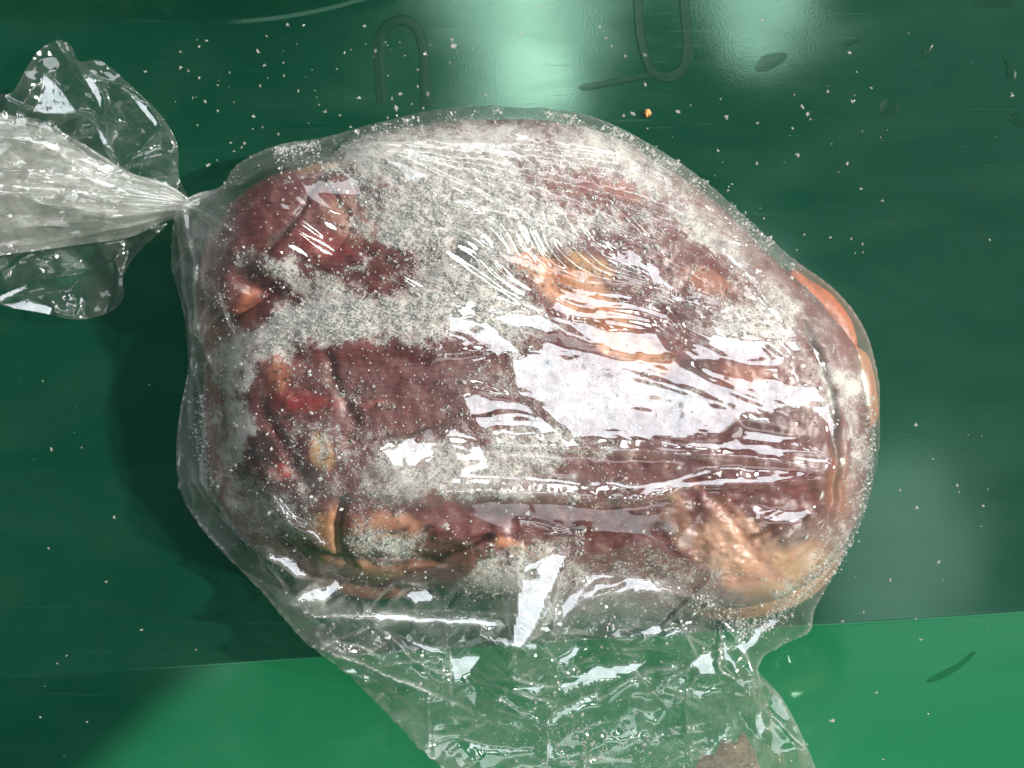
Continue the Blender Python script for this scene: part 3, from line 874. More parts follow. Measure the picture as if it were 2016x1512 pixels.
# gradient targets: facets are set to the slope that mirrors the opening to the camera
gx = np.gradient(zfold, STEP, axis=1)
gy = np.gradient(zfold, STEP, axis=0)
camw = np.array(W(CX, CY, D))
wpx, wpy, wpz = (GU - CX) * S, (CY - GV) * S, zfold * S
vc = np.stack([camw[0] - wpx, camw[1] - wpy, camw[2] - wpz], -1)
vl = np.stack([LX - wpx, LY - wpy, LZ - wpz], -1)
hv = vc / np.linalg.norm(vc, axis=-1, keepdims=True) + vl / np.linalg.norm(vl, axis=-1, keepdims=True)
tx = -hv[..., 0] / hv[..., 2]
ty = hv[..., 1] / hv[..., 2]
wgt = np.zeros(GU.shape)
for pl in FACETS:
    p_ = np.array(pl, float)
    m = inside(PX + 9 * fbm(PX, PY, 34, 3, 121), PY + 8 * fbm(PX, PY, 34, 3, 127), p_)
    wgt = np.maximum(wgt, m.astype(float))
for _ in range(1):
    p = np.pad(wgt, 1, 'edge')
    wgt = (4 * wgt + p[:-2, 1:-1] + p[2:, 1:-1] + p[1:-1, :-2] + p[1:-1, 2:]) / 8
FACET_W = wgt
fanq = np.arctan2(PY - 900, 1760 - PX) * 640
fanr = np.hypot(PY - 900, 1760 - PX)
streak = smooth(-0.25, 0.35, fbm(PX, PY, 150, 3, 135))
rip = 1.5 * fbm(PX, PY, 90, 3, 131) + streak * (1.7 * perlin(fanq / 24 + 0.6 * fbm(PX, PY, 120, 2, 6), fanr / 230, 77) + 0.25 * perlin(fanq / 10, fanr / 120, 78))
rx_, ry_ = np.gradient(rip, STEP, axis=1), np.gradient(rip, STEP, axis=0)
gx = gx * (1 - wgt) + wgt * (tx + rx_)
gy = gy * (1 - wgt) + wgt * (ty + ry_)
lam = 1.0 / 60.0 ** 2 * np.ones(GU.shape)
zref = zfold
lowest = obs - 4
FIX = np.zeros(GU.shape, bool)
FILM = zref.copy()
for pl in FACETS:
    m = inside(PX + 9 * fbm(PX, PY, 34, 3, 121), PY + 8 * fbm(PX, PY, 34, 3, 127), np.array(pl, float)) & INS
    if m.sum() < 4:
        continue
    du, dv = GU[m] - GU[m].mean(), GV[m] - GV[m].mean()
    A1 = np.stack([np.ones_like(du), du], 1)
    A2 = np.stack([np.ones_like(dv), dv], 1)
    ca = np.linalg.lstsq(A1, tx[m], rcond=None)[0]
    cb = np.linalg.lstsq(A2, ty[m], rcond=None)[0]
    zf = ca[0] * du + 0.5 * ca[1] * du ** 2 + cb[0] * dv + 0.5 * cb[1] * dv ** 2 + rip[m]
    zf = zf + (zref[m] - zf).mean() + 3
    zf = zf + max(0.0, np.percentile(lowest[m] - zf, 96))
    FILM[m] = np.maximum(zf, lowest[m])
    FIX |= m
eh, ev = np.diff(zref, axis=1), np.diff(zref, axis=0)
rb = (np.add.outer(np.arange(GU.shape[0]), np.arange(GU.shape[1])) % 2).astype(bool)
src = lam * STEP * STEP * zref
src[:, :-1] -= eh; src[:, 1:] += eh; src[:-1] -= ev; src[1:] += ev
den = lam * STEP * STEP
den[:, :-1] += 1; den[:, 1:] += 1; den[:-1] += 1; den[1:] += 1
for it in range(140):
    for par in (True, False):
        a_ = src.copy()
        a_[:, :-1] += FILM[:, 1:]
        a_[:, 1:] += FILM[:, :-1]
        a_[:-1] += FILM[1:]
        a_[1:] += FILM[:-1]
        zn = np.maximum(FILM + 1.6 * (a_ / den - FILM), lowest)
        FILM = np.where(INS & ~FIX & (rb == par), zn, FILM)
FILM = np.where(INS, FILM, RIM)

HAZE_B = [(980, 300, 380, 70, 4, .26), (700, 290, 200, 40, -5, .2), (1350, 400, 180, 50, 38, .35), (1550, 580, 160, 40, 48, .35), (400, 420, 50, 60, 0, .42), (385, 600, 40, 160, 0, .24), (400, 860, 50, 120, 0, .22), (460, 1040, 120, 60, 35, .26), (1000, 450, 260, 50, 6, .2),
          (900, 960, 280, 36, 0, .28), (900, 900, 140, 36, 0, .25), (1050, 1180, 180, 50, 0, .36), (1300, 1170, 160, 46, 0, .32), (800, 1220, 220, 26, 8, .3), (1550, 1120, 120, 60, -40, .26), (1680, 860, 40, 220, 0, .2), (1250, 760, 300, 60, 0, .1), (600, 1160, 120, 26, 20, .3)]


def haze_field(x, y):
    h = 0.012 + 0.055 * smooth(1120, 1240, y + 0.12 * (1000 - x)) + 0.11 * smooth(480, 400, x)
    for cx, cy_, rx, ry, a, s in HAZE_B:
        h = h + s * 0.7 * blob(x, y, cx, cy_, rx, ry, a)
    h = h * (0.75 + 0.9 * fbm(x, y, 70, 4, 141))
    return np.clip(h, 0.006, 0.6)


bag = empty('plastic_bag', 1000, 800, 0)
tag(bag, 'crinkled clear plastic bag wrapped around the frozen meat, twisted shut at its neck', 'bag')

# film mesh: grid cells inside the outline, rim vertices pulled onto the outline
cell = INS[:-1, :-1] | INS[1:, :-1] | INS[:-1, 1:] | INS[1:, 1:]
idx = np.arange(GU.size).reshape(GU.shape)
quads = np.stack([idx[:-1, :-1], idx[:-1, 1:], idx[1:, 1:], idx[1:, :-1]], -1)[cell]
used = np.unique(quads)
remap = np.full(GU.size, -1)
remap[used] = np.arange(len(used))
fu, fv, fz = GU.ravel()[used].copy(), GV.ravel()[used].copy(), FILM.ravel()[used].copy()
outv = ~INS.ravel()[used]
for k in np.nonzero(outv)[0]:
    j = np.argmin((ou - fu[k]) ** 2 + (ov - fv[k]) ** 2)
    fu[k], fv[k], fz[k] = ou[j], ov[j], oz[j]
fx_, fy_ = to_px(fu, fv, fz)
nf_ = len(fu)
# skirt turning under at the rim
n_o = len(ou)
cen = np.array([ou.mean(), ov.mean()])
sk = []
for s_, dz in ((0.0, 1.0), (0.004, .75), (0.012, .45), (0.03, .2), (0.06, 0.0)):
    uu_ = ou + (cen[0] - ou) * s_
    vv_ = ov + (cen[1] - ov) * s_
    gz = ground(uu_, vv_) + 3
    sk.append(np.stack([uu_, vv_, gz + (np.maximum(oz - gz, 0)) * dz], 1))
sk = np.concatenate(sk, 0)
skf = grid_faces(5, n_o, True) + nf_
ed = np.sqrt(bestd).ravel()[used]
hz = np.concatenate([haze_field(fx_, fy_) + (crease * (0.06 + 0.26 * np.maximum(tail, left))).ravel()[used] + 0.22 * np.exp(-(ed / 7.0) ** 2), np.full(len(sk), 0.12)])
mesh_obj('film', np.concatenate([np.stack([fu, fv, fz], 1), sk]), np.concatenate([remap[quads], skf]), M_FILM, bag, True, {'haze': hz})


def bilin(A, u, v):
    a = np.clip((u - gu[0]) / STEP, 0, len(gu) - 1.001)
    b = np.clip((v - gv[0]) / STEP, 0, len(gv) - 1.001)
    i, j = a.astype(int), b.astype(int)
    fa, fb = a - i, b - j
    return A[j, i] * (1 - fa) * (1 - fb) + A[j, i + 1] * fa * (1 - fb) + A[j + 1, i] * (1 - fa) * fb + A[j + 1, i + 1] * fa * fb


MEATG = meat_surface(GU, GV)


# loose sheets: outline filled as a polar grid, with crumple and facets
def sheet(name, pts, zfun, mat, parent, haze, nt=260, nr=70, crumple=1.0, seed=0, facets=(), fold_lines=(), pleat=None):
    p = np.array(pts, float)
    o = catmull(p, 10)
    c = np.array([(o[:, 0].min() + o[:, 0].max()) / 2, (o[:, 1].min() + o[:, 1].max()) / 2]) if pleat is None else np.array(pleat)
    # resample the outline evenly
    L = np.concatenate([[0], np.cumsum(np.hypot(*np.diff(np.vstack([o, o[:1]]), axis=0).T))])
    s = np.linspace(0, L[-1], nt, endpoint=False)
    oo = np.vstack([o, o[:1]])
    ox, oy = np.interp(s, L, oo[:, 0]), np.interp(s, L, oo[:, 1])
    rr = np.linspace(0.0, 1, nr)[:, None]
    X = c[0] + rr * (ox - c[0])
    Y = c[1] + rr * (oy - c[1])
    x, y = X.ravel(), Y.ravel()
    zz = zfun(x, y)
    u, v = from_px(x, y, zz)
    zz = zz + crumple * (26 * facetnoise(x, y * 1.15, 105, seed + 1) + 11 * facetnoise(x + .5 * y, y, 50, seed + 2) + 2.5 * facetnoise(x - .4 * y, y, 22, seed + 3)) + crumple * 5 * fbm(x, y, 120, 2, seed + 9)
    for pl, w, h in fold_lines:
        d, t, sd_ = poly_dist(x, y, catmull(pl, 5, False))
        w2 = np.where(sd_ > 0, w, w * 0.55)
        zz = zz + h * np.clip(1 - d / (w2 * 1.6), 0, 1) ** 1.5
    for pl in facets:
        fp = np.array(pl, float)
        fc = fp.mean(0)
        m = inside(x + 3 * fbm(x, y, 20, 2, 3), y + 3 * fbm(x, y, 20, 2, 8), fp)
        if not m.any():
            continue
        zc = float(np.median(zz[m])) + 4
        fu0, fv0 = from_px(fc[0], fc[1], zc)
        pw = np.array(W(fu0, fv0, zc))
        a_ = camw - pw
        b_ = np.array([LX, LY, LZ]) - pw
        h_ = a_ / np.linalg.norm(a_) + b_ / np.linalg.norm(b_)
        pln = zc - h_[0] / h_[2] * (u - fu0) + h_[1] / h_[2] * (v - fv0) + 0.8 * fbm(x, y, 25, 3, seed)
        zz = np.where(m, pln, zz)
    zz = np.maximum(zz, ground(u, v) + 4)
    hzv = np.clip(haze * (0.7 + 0.9 * fbm(x, y, 60, 3, seed + 4)) + 0.5 * haze * np.clip(1 - (1 - rr) * 14, 0, 1).repeat(nt, 1).ravel(), 0.01, 0.7)
    return mesh_obj(name, np.stack([u, v, zz], 1), grid_faces(nr, nt, True)[:, ::-1], mat, parent, True, {'haze': hzv})


sheet('neck_flap', [(366, 396), (348, 345), (350, 285), (318, 226), (262, 172), (204, 124), (158, 122), (132, 84), (104, 76), (70, 104), (42, 160), (22, 186), (-20, 190), (-60, 230), (20, 290), (120, 300), (250, 360)],
      lambda x, y: 70 + 0.16 * (x - 150) * 0 + 30 * smooth(60, 360, x), M_FILM, bag, 0.06, crumple=1.0, seed=20,
      facets=[[(92, 146), (118, 168), (152, 222), (100, 226), (66, 224), (82, 190)], [(248, 178), (290, 205), (322, 248), (316, 262), (282, 222)], [(170, 155), (195, 160), (212, 200), (208, 225), (190, 190)], [(180, 235), (205, 262), (225, 300), (205, 285)], [(320, 300), (346, 295), (344, 312)]],
      fold_lines=[([(110, 80), (150, 140), (210, 190), (210, 290), (230, 330)], 12, 14), ([(330, 250), (250, 330)], 10, 12), ([(345, 300), (270, 325)], 10, 12), ([(150, 125), (190, 160), (280, 190), (340, 280)], 10, 12), ([(20, 200), (90, 225), (180, 225), (280, 260)], 10, 10)])
sheet('neck_flap', [(330, 440), (300, 475), (262, 510), (244, 548), (243, 584), (216, 612), (152, 629), (84, 616), (0, 602), (-60, 585), (-60, 470), (40, 460), (150, 450), (260, 430)],
      lambda x, y: 46 + 30 * smooth(100, 360, x) - 0.05 * (y - 500), M_FILM, bag, 0.06, crumple=0.85, seed=30,
      facets=[[(10, 600), (60, 592), (110, 606), (106, 622), (50, 614)], [(0, 590), (60, 560), (64, 566), (10, 600)], [(158, 570), (164, 590), (155, 622), (150, 620)]],
      fold_lines=[([(0, 600), (60, 560), (200, 530), (240, 500)], 12, 12), ([(10, 540), (60, 500), (150, 470), (300, 450)], 12, 12), ([(215, 610), (235, 560), (230, 500)], 9, 8), ([(60, 600), (150, 625)], 9, 7)])


# the gathered neck: pleated fans of film that run out to the left edge
def fan(name, top, bot, zmid, npl, amp, seed, mat, haze, nt=300, nv=200):
    a = catmull(top, 12, False)
    b = catmull(bot, 12, False)

    def even(p, n):
        L = np.concatenate([[0], np.cumsum(np.hypot(*np.diff(p, axis=0).T))])
        s = np.linspace(0, L[-1], n)
        return np.stack([np.interp(s, L, p[:, 0]), np.interp(s, L, p[:, 1])], 1)
    a, b = even(a, nt), even(b, nt)
    w = np.linspace(0, 1, nv)[None, :]
    X = a[:, :1] * (1 - w) + b[:, :1] * w
    Y = a[:, 1:] * (1 - w) + b[:, 1:] * w
    t = np.linspace(0, 1, nt)[:, None] * np.ones_like(w)
    q = w * npl + 0.35 * perlin(t * 1.3, w * 2, seed) * (0.4 + t)
    fn = facetnoise(q * 1.0, t * 1.5 + 0 * w, 1.0, seed) + 0.5 * facetnoise(q * 2.3, t * 2.6, 1.0, seed + 1) 
    Z = zmid + 55 * np.sin(w * np.pi) * (0.3 + 0.7 * smooth(0, 0.5, t)) + amp * (0.22 + 1.0 * t) * fn
    x, y = X.ravel(), Y.ravel()
    c1, _ = worley(x, y * 2, 60, seed + 3)
    z = Z.ravel() + (9 * facetnoise(x, y * 1.4, 62, seed + 5) + 4 * facetnoise(x + .4 * y, y, 28, seed + 6)) * smooth(0.05, 0.4, t).ravel() + 4 * c1 ** 2 * smooth(0.2, 0.8, t).ravel()
    u, v = from_px(x, y, zmid + 25)
    hzv = np.clip(haze * (0.75 + 0.8 * fbm(x / 3, y, 40, 3, seed)), 0.02, 0.8)
    return mesh_obj(name, np.stack([u, v, z], 1), grid_faces(nt, nv), mat, bag, True, {'haze': hzv})


fan('gathered_neck', [(366, 386), (320, 356), (250, 335), (150, 275), (60, 232), (-80, 200)], [(366, 422), (320, 432), (250, 462), (150, 478), (60, 492), (-80, 520)], 92, 4.5, 32, 3, M_NECK, 0.28)
fan('gathered_neck', [(368, 390), (320, 362), (230, 330), (120, 285), (40, 262), (-80, 240)], [(368, 418), (320, 428), (230, 450), (120, 470), (40, 478), (-80, 490)], 70, 4, 32, 13, M_NECK, 0.42)
fan('gathered_neck', [(368, 392), (310, 372), (230, 350), (120, 320), (40, 300), (-80, 290)], [(368, 416), (310, 424), (230, 440), (120, 450), (40, 460), (-80, 470)], 112, 3.5, 28, 23, M_NECK, 0.08)
# under layer of the empty end of the bag
sheet('film_under_layer', [(620, 1240), (720, 1330), (870, 1430), (980, 1500), (1120, 1580), (1300, 1620), (1545, 1620), (1552, 1530), (1530, 1430), (1490, 1340), (1440, 1300), (1400, 1240), (1200, 1215), (950, 1205), (760, 1200)],
      lambda x, y: ground(x, y) + 16, M_FILM, bag, 0.07, nt=420, nr=110, crumple=0.6, seed=50)

# ----------------------------------------------------------------------------
# frost grains
# ----------------------------------------------------------------------------
OCT_V = np.array([[1, 0, 0], [-1, 0, 0], [0, 1, 0], [0, -1, 0], [0, 0, 1], [0, 0, -1]], float)
OCT_F = np.array([[0, 2, 4], [2, 1, 4], [1, 3, 4], [3, 0, 4], [2, 0, 5], [1, 2, 5], [3, 1, 5], [0, 3, 5]])


def grains(name, u, v, z, r, mat, parent, seed):
    g = np.random.default_rng(seed)
    n = len(u)
    sc = r[:, None] * g.uniform(0.55, 1.35, (n, 3))
    V_ = OCT_V[None] * sc[:, None, :] * g.uniform(0.7, 1.3, (n, 6, 1))
    q = g.normal(size=(n, 4))
    q /= np.linalg.norm(q, axis=1)[:, None]
    w, x, y, zq = q.T
    R = np.stack([np.stack([1 - 2 * (y * y + zq * zq), 2 * (x * y - zq * w), 2 * (x * zq + y * w)], -1),
                  np.stack([2 * (x * y + zq * w), 1 - 2 * (x * x + zq * zq), 2 * (y * zq - x * w)], -1),
                  np.stack([2 * (x * zq - y * w), 2 * (y * zq + x * w), 1 - 2 * (x * x + y * y)], -1)], -2)
    V_ = np.einsum('nij,nkj->nki', R, V_) + np.stack([u, v, z], 1)[:, None, :]
    F_ = OCT_F[None] + (np.arange(n) * 6)[:, None, None]
    return mesh_obj(name, V_.reshape(-1, 3), F_.reshape(-1, 3), mat, parent, False)


def sample_frost(n, power, seed, thr=0.0):
    g = np.random.default_rng(seed)
    x = g.uniform(380, 1730, n * 8)
    y = g.uniform(215, 1215, n * 8)
    f = frost_field(x, y)
    clump = 0.35 + 1.1 * np.clip(fbm(x, y, 13, 2, 151) + 0.25, 0, 1)
    keep = g.uniform(0, 1, len(x)) < np.clip(f - thr, 0, 1) ** power * clump ** 1.5
    x, y = x[keep][:n], y[keep][:n]
    u, v, zz = px_on_meat(x, y)
    ok = zz > 60
    return u[ok], v[ok], zz[ok]


u, v, zz = sample_frost(46000, 1.8, 3)
g = np.random.default_rng(9)
r = np.exp(g.normal(0.2, 0.42, len(u)))
# coarser crystals heaped on the upper left of the joint
x_ = np.concatenate([g.normal(a_, b_, n_) for a_, b_, n_ in ((750, 60, 2600), (820, 80, 2600), (950, 110, 2200), (650, 70, 900), (880, 120, 1500), (1250, 90, 900), (1300, 120, 900))])
y_ = np.concatenate([g.normal(a_, b_, n_) for a_, b_, n_ in ((320, 26, 2600), (400, 36, 2600), (500, 40, 2200), (610, 26, 900), (600, 40, 1500), (420, 50, 900), (540, 50, 900))])
x_, y_ = x_ + 16 * fbm(x_, y_, 30, 2, 3), y_ + 16 * fbm(x_, y_, 30, 2, 8)
k_ = fbm(x_, y_, 22, 3, 15) > 0.05
u2, v2, z2 = px_on_meat(x_[k_], y_[k_])
u, v, zz = np.concatenate([u, u2]), np.concatenate([v, v2]), np.concatenate([zz, z2 + 1])
r = np.concatenate([r, np.exp(g.normal(0.62, 0.3, len(u2)))])
fo = grains('frost_grains', u, v, zz + r * 0.4 + g.exponential(1.2, len(u)), np.clip(r, 0.7, 4.5), M_ICE, meat, 4)
tag(fo, kind='stuff')

# frost clinging to the film itself: rim fringe, drifts near the lower right, loose specks
g = np.random.default_rng(21)
fx, fy = [], []
rimpath = catmull([(545, 290), (640, 274), (750, 244), (900, 216), (1100, 221), (1200, 248), (1292, 298), (1382, 358), (1482, 446), (1565, 520)], 30, False)
k = g.integers(0, len(rimpath), 2600)
k = k[fbm(rimpath[k, 0], rimpath[k, 1], 40, 3, 5) > -0.02]
fx.append(rimpath[k, 0] + g.normal(0, 6, len(k))); fy.append(rimpath[k, 1] + 4 + g.exponential(12, len(k)) - 3)
rp2 = catmull([(1380, 1180), (1430, 1215), (1480, 1240), (1540, 1200), (1600, 1150), (1640, 1110)], 30, False)
k = g.integers(0, len(rp2), 900)
fx.append(rp2[k, 0] + g.normal(0, 12, 900)); fy.append(rp2[k, 1] + g.normal(0, 10, 900))
rp3 = catmull([(1655, 1110), (1700, 1010), (1722, 900), (1724, 780)], 30, False)
k = g.integers(0, len(rp3), 700)
fx.append(rp3[k, 0] - g.exponential(14, 700)); fy.append(rp3[k, 1] + g.normal(0, 8, 700))
rp4 = catmull([(400, 780), (398, 840), (404, 900), (420, 960)], 30, False)
k = g.integers(0, len(rp4), 350)
fx.append(rp4[k, 0] + g.normal(0, 9, 350)); fy.append(rp4[k, 1] + g.normal(0, 8, 350))
n = 3000
x_, y_ = g.uniform(420, 1560, n * 3), g.uniform(280, 1512, n * 3)
kp = (g.uniform(0, 1, n * 3) < 0.25 + 0.9 * np.clip(fbm(x_, y_, 60, 3, 171), 0, 1)) & inside(x_, y_, oc[:, :2])
fx.append(x_[kp][:n]); fy.append(y_[kp][:n])
cx_, cy2 = g.normal(1150, 60, 420), g.normal(1460, 26, 420)
fx.append(cx_); fy.append(cy2)
fx, fy = np.concatenate(fx), np.concatenate(fy)
zz = np.full(len(fx), 120.0)
for _ in range(8):
    u, v = from_px(fx, fy, zz)
    zz = 0.5 * zz + 0.5 * bilin(FILM, u, v)
u, v = from_px(fx, fy, zz)
r = np.clip(np.exp(g.normal(0.42, 0.42, len(u))), 0.7, 4.2)
fo = grains('film_frost', u, v, zz + r * g.choice([0.6, -0.6], len(u)), r, M_ICE, bag, 5)
tag(fo, kind='stuff')

# ----------------------------------------------------------------------------
# things lying on the tub floor
# ----------------------------------------------------------------------------
GROUP_ICE = 'ice crumbs scattered on the tub floor'


def crumb_mesh(seed, n=7):
    g = np.random.default_rng(seed)
    vs, fs = [], []
    for k in range(n):
        c = g.normal(0, 0.42, 3) * (k > 0)
        c[2] = abs(c[2]) * 0.6
        sc = g.uniform(0.35, 0.75, 3)
        R = np.linalg.qr(g.normal(size=(3, 3)))[0]
        vs.append((OCT_V * sc) @ R.T + c)
        fs.append(OCT_F + 6 * k)
    vv_ = np.concatenate(vs)
    vv_[:, 2] -= vv_[:, 2].min()
    me = bpy.data.meshes.new('ice_crumb')
    me.from_pydata((vv_ * S).tolist(), [], np.concatenate(fs).tolist())
    me.materials.append(M_CRUMB)
    return me


CRUMBS = [crumb_mesh(300 + k, 4 + k % 5) for k in range(10)]
# spots read off the photograph: the large ones
BIG = [(566, 47, 9), (598, 50, 6), (392, 92, 7), (355, 102, 5), (287, 140, 6), (452, 143, 6), (512, 168, 6), (520, 128, 5), (408, 326, 9), (404, 200, 6), (430, 218, 6), (500, 230, 9), (476, 290, 6), (640, 220, 8), (718, 50, 6), (848, 88, 5),
       (1180, 52, 6), (1192, 75, 6), (1205, 92, 6), (1335, 220, 8), (1490, 242, 8), (1560, 252, 8), (1672, 104, 9), (1678, 200, 9), (1502, 40, 6), (1695, 372, 8), (1738, 395, 7), (1392, 358, 10), (1270, 165, 7), (1590, 225, 7),
       (1806, 1000, 9), (1936, 996, 8), (1752, 1142, 9), (1772, 965, 6), (1848, 1108, 7), (1700, 1205, 6), (1725, 1365, 8), (1640, 1420, 10), (1588, 1465, 9), (1740, 1496, 6), (1658, 1222, 8), (1690, 1065, 7), (80, 1412, 8), (225, 1018, 8), (100, 884, 7), (84, 750, 6), (210, 1145, 6), (96, 1080, 5), (280, 1240, 6)]
spots = [(x, y, r) for x, y, r in BIG]
g = np.random.default_rng(77)


def scatter(n, x0, x1, y0, y1, rm, avoid=True):
    k = 0
    while k < n:
        x, y = g.uniform(x0, x1), g.uniform(y0, y1)
        if bool(inside(np.array([x]), np.array([y]), oc[:, :2])[0]) or (x < 345 and 80 < y < 628):
            continue
        spots.append((x, y, float(np.clip(rm * np.exp(g.normal(0, 0.55)), 1.6, 10))))
        k += 1


scatter(72, 340, 900, 70, 330, 4.2)
scatter(14, 900, 1300, 10, 230, 3.6)
scatter(36, 1230, 1760, 150, 520, 4.0)
scatter(8, 1680, 2010, 20, 900, 3.2)
scatter(22, 1650, 1960, 820, 1512, 3.6)
scatter(12, 10, 430, 640, 1500, 3.0)


def region(x, y):
    if x < 345 or (y > 620 and x < 600):
        return 'left of the bag', 'tiny dull ice crumb on shaded green plastic left of the bag'
    if y < 620 and x < 900:
        return 'upper left', 'tiny white ice crumb on dark green plastic above the bag near its neck'
    if y < 235 and x < 1230:
        return 'top', 'tiny white ice crumb on the green floor straight above the bag'
    if y < 620:
        return 'upper right', 'tiny white ice crumb on green plastic above the right shoulder of the bag'
    if y < 1230:
        return 'right', 'tiny white ice crumb on the green floor right of the bag'
    return 'slope', 'tiny white ice crumb on the bright green slope beside the bag end'


for k, (x, y, r) in enumerate(spots):
    zz = 0.0
    for _ in range(6):
        u, v = from_px(x, y, zz)
        zz = float(ground_w(np.array([u]), np.array([v]))[0])
    u, v = from_px(x, y, zz)
    o = bpy.data.objects.new('ice_crumb', CRUMBS[k % len(CRUMBS)])
    C.objects.link(o)
    o.location = W(float(u), float(v), zz - 0.2)
    o.rotation_euler = (0, 0, g.uniform(0, 6.28))
    r *= 0.5
    o.scale = (r, r * g.uniform(0.5, 1.0), r * 0.4)
    rn, lb = region(x, y)
    tag(o, lb, 'ice crumb', GROUP_ICE + ', ' + rn)


# dark wet smears and the flat see-through dark loops on the floor
def patch(name, pts, mat, thick, label, cat, group=None):
    o_ = catmull(pts, 6)
    c = o_.mean(0)
    nt, nr = len(o_), 7
    rr = np.linspace(0, 1, nr)[:, None]
    X = c[0] + rr * (o_[:, 0] - c[0])
    Y = c[1] + rr * (o_[:, 1] - c[1])
    x, y = X.ravel(), Y.ravel()
    zz = np.zeros(len(x))
    for _ in range(6):
        u, v = from_px(x, y, zz)
        zz = ground_w(u, v)
    Z = zz + 0.6 + thick * (1 - (rr * np.ones(nt)).ravel() ** 3)
    o = mesh_obj(name, np.stack([u, v, Z], 1), grid_faces(nr, nt, True)[:, ::-1], mat)
    tag(o, label, cat, group)
    return o


def mat_smear_ring(clear=0.6):
    t = NT('smear_ring_plastic')
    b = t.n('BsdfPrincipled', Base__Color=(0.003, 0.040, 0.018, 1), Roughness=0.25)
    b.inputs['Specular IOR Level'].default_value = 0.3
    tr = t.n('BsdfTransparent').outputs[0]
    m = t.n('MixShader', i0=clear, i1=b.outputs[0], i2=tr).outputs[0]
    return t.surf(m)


M_WET = mat_smear_ring()
SM = 'wet smears on the tub floor'
patch('wet_smear', [(1486, 134), (1500, 112), (1520, 106), (1546, 104), (1548, 116), (1520, 136), (1500, 142)], M_WET, 1.5, 'broad dark wet smear on green plastic above the right shoulder of the bag', 'smear', SM)
patch('wet_smear', [(1656, 88), (1670, 78), (1694, 74), (1692, 82), (1664, 92)], M_WET, 1.5, 'thin slanted dark wet smear near the top right, left of the short one', 'smear', SM)
patch('wet_smear', [(1814, 112), (1820, 96), (1836, 86), (1832, 100), (1820, 114)], M_WET, 1.5, 'short upright dark wet smear near the top right corner', 'smear', SM)
patch('wet_smear', [(1974, 108), (1988, 122), (2000, 142), (1996, 160), (1984, 156), (1980, 132)], M_WET, 1.5, 'long upright dark wet smear at the right edge', 'smear', SM)
patch('wet_smear', [(1732, 222), (1736, 200), (1750, 192), (1768, 208), (1766, 222), (1748, 224)], M_WET, 1.5, 'small triangular dark wet smear right of the bag shoulder', 'smear', SM)
patch('wet_smear', [(1976, 222), (1990, 220), (2016, 230), (2022, 246), (1996, 244)], M_WET, 1.5, 'dark wet smear cut by the right edge, lower of the two there', 'smear', SM)
patch('wet_smear', [(1142, 168), (1180, 160), (1240, 150), (1300, 142), (1302, 150), (1240, 162), (1160, 178), (1144, 178)], M_WET, 1.5, 'long thin dark green wet streak above the bag', 'smear', SM)
patch('wet_smear', [(1824, 1338), (1850, 1324), (1884, 1306), (1912, 1284), (1920, 1288), (1892, 1314), (1860, 1334), (1832, 1344)], M_WET, 1.2, 'curved dark green wet streak on the bright slope at lower right', 'smear', SM)
patch('wet_smear', [(1912, 2), (1960, -6), (1996, 4), (2000, 14), (1960, 16), (1926, 14)], M_WET, 1.2, 'dark wet smear at the very top right', 'smear', SM)


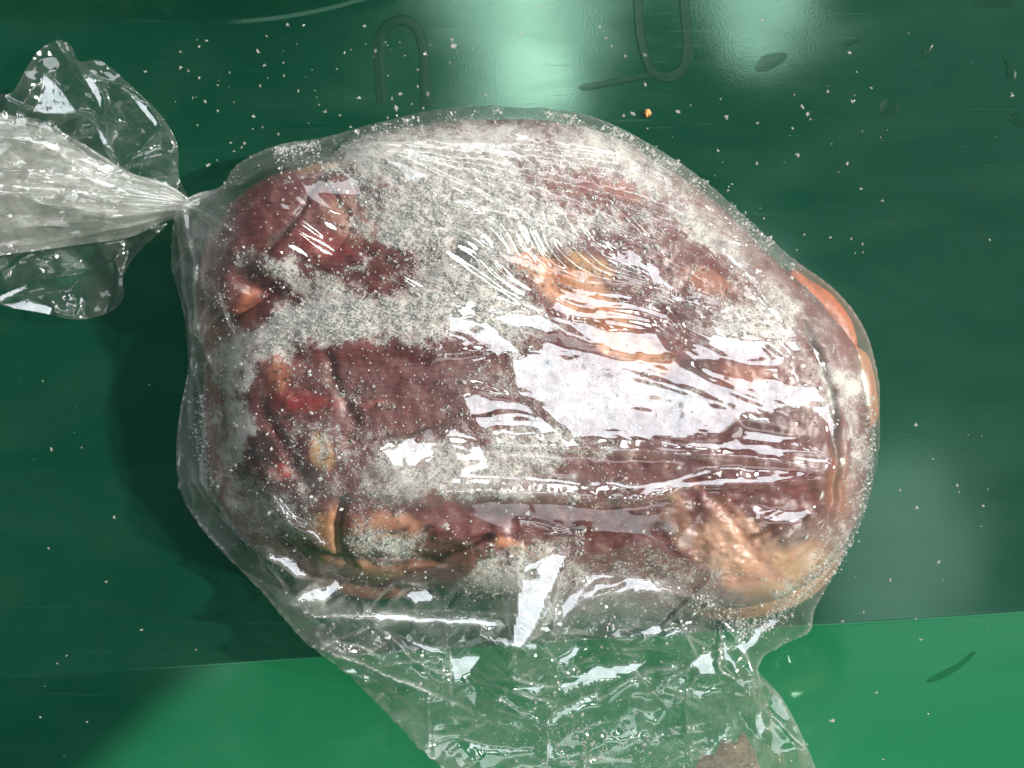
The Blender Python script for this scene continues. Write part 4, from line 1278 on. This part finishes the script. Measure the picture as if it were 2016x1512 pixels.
def loop(name, path, r, label):
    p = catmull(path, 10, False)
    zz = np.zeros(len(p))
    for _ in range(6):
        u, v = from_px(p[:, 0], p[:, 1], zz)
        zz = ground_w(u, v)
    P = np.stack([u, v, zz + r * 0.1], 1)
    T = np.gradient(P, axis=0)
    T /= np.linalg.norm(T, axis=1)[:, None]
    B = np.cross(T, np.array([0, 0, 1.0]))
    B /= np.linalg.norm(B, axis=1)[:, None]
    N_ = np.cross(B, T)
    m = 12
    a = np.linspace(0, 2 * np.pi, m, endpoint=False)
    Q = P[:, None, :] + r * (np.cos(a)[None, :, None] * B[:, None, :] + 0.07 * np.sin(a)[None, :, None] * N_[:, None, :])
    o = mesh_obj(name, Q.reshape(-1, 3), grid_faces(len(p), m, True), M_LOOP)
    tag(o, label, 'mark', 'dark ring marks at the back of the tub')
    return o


M_LOOP = mat_smear_ring(0.72)
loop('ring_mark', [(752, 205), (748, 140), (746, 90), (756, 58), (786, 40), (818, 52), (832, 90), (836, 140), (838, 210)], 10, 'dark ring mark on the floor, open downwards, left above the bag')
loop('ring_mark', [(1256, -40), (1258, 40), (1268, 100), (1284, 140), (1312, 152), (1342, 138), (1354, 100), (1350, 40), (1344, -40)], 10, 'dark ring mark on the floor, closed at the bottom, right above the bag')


def lump(name, x, y, r, mat, label, cat, seed, flat=0.6):
    g_ = np.random.default_rng(seed)
    nt, nr = 26, 14
    th = np.linspace(0, 2 * np.pi, nt, endpoint=False)
    ph = np.linspace(0.02, np.pi - 0.02, nr)[:, None]
    X, Y, Z = np.sin(ph) * np.cos(th), np.sin(ph) * np.sin(th), np.cos(ph) * np.ones(nt)
    k = 1 + 0.45 * perlin(X * 1.7 + seed, Y * 1.7 + Z * 1.9, seed)
    zz = 0.0
    for _ in range(6):
        u, v = from_px(x, y, zz)
        zz = float(ground_w(np.array([u]), np.array([v]))[0])
    z_ = (Z * k * flat * r)
    z_ = z_ - z_.min() + zz + 0.5
    o = mesh_obj(name, np.stack([(u + X * k * r).ravel(), (v + Y * k * r).ravel(), z_.ravel()], 1), grid_faces(nr, nt, True), mat)
    tag(o, label, cat)
    return o


lump('meat_crumb', 1274, 224, 7, M_ORANGE, 'tiny orange scrap of fat on the floor above the bag', 'scrap', 3)
patch('meat_scrap', [(1372, 1520), (1384, 1486), (1402, 1492), (1424, 1456), (1448, 1464), (1462, 1440), (1476, 1462), (1492, 1498), (1496, 1530), (1430, 1540)], mat_plain('tan_scrap', (0.13, 0.12, 0.07), 0.6, 0.5, 700), 5.0, 'tan scrap of fat showing through the empty end of the bag at the bottom', 'scrap')
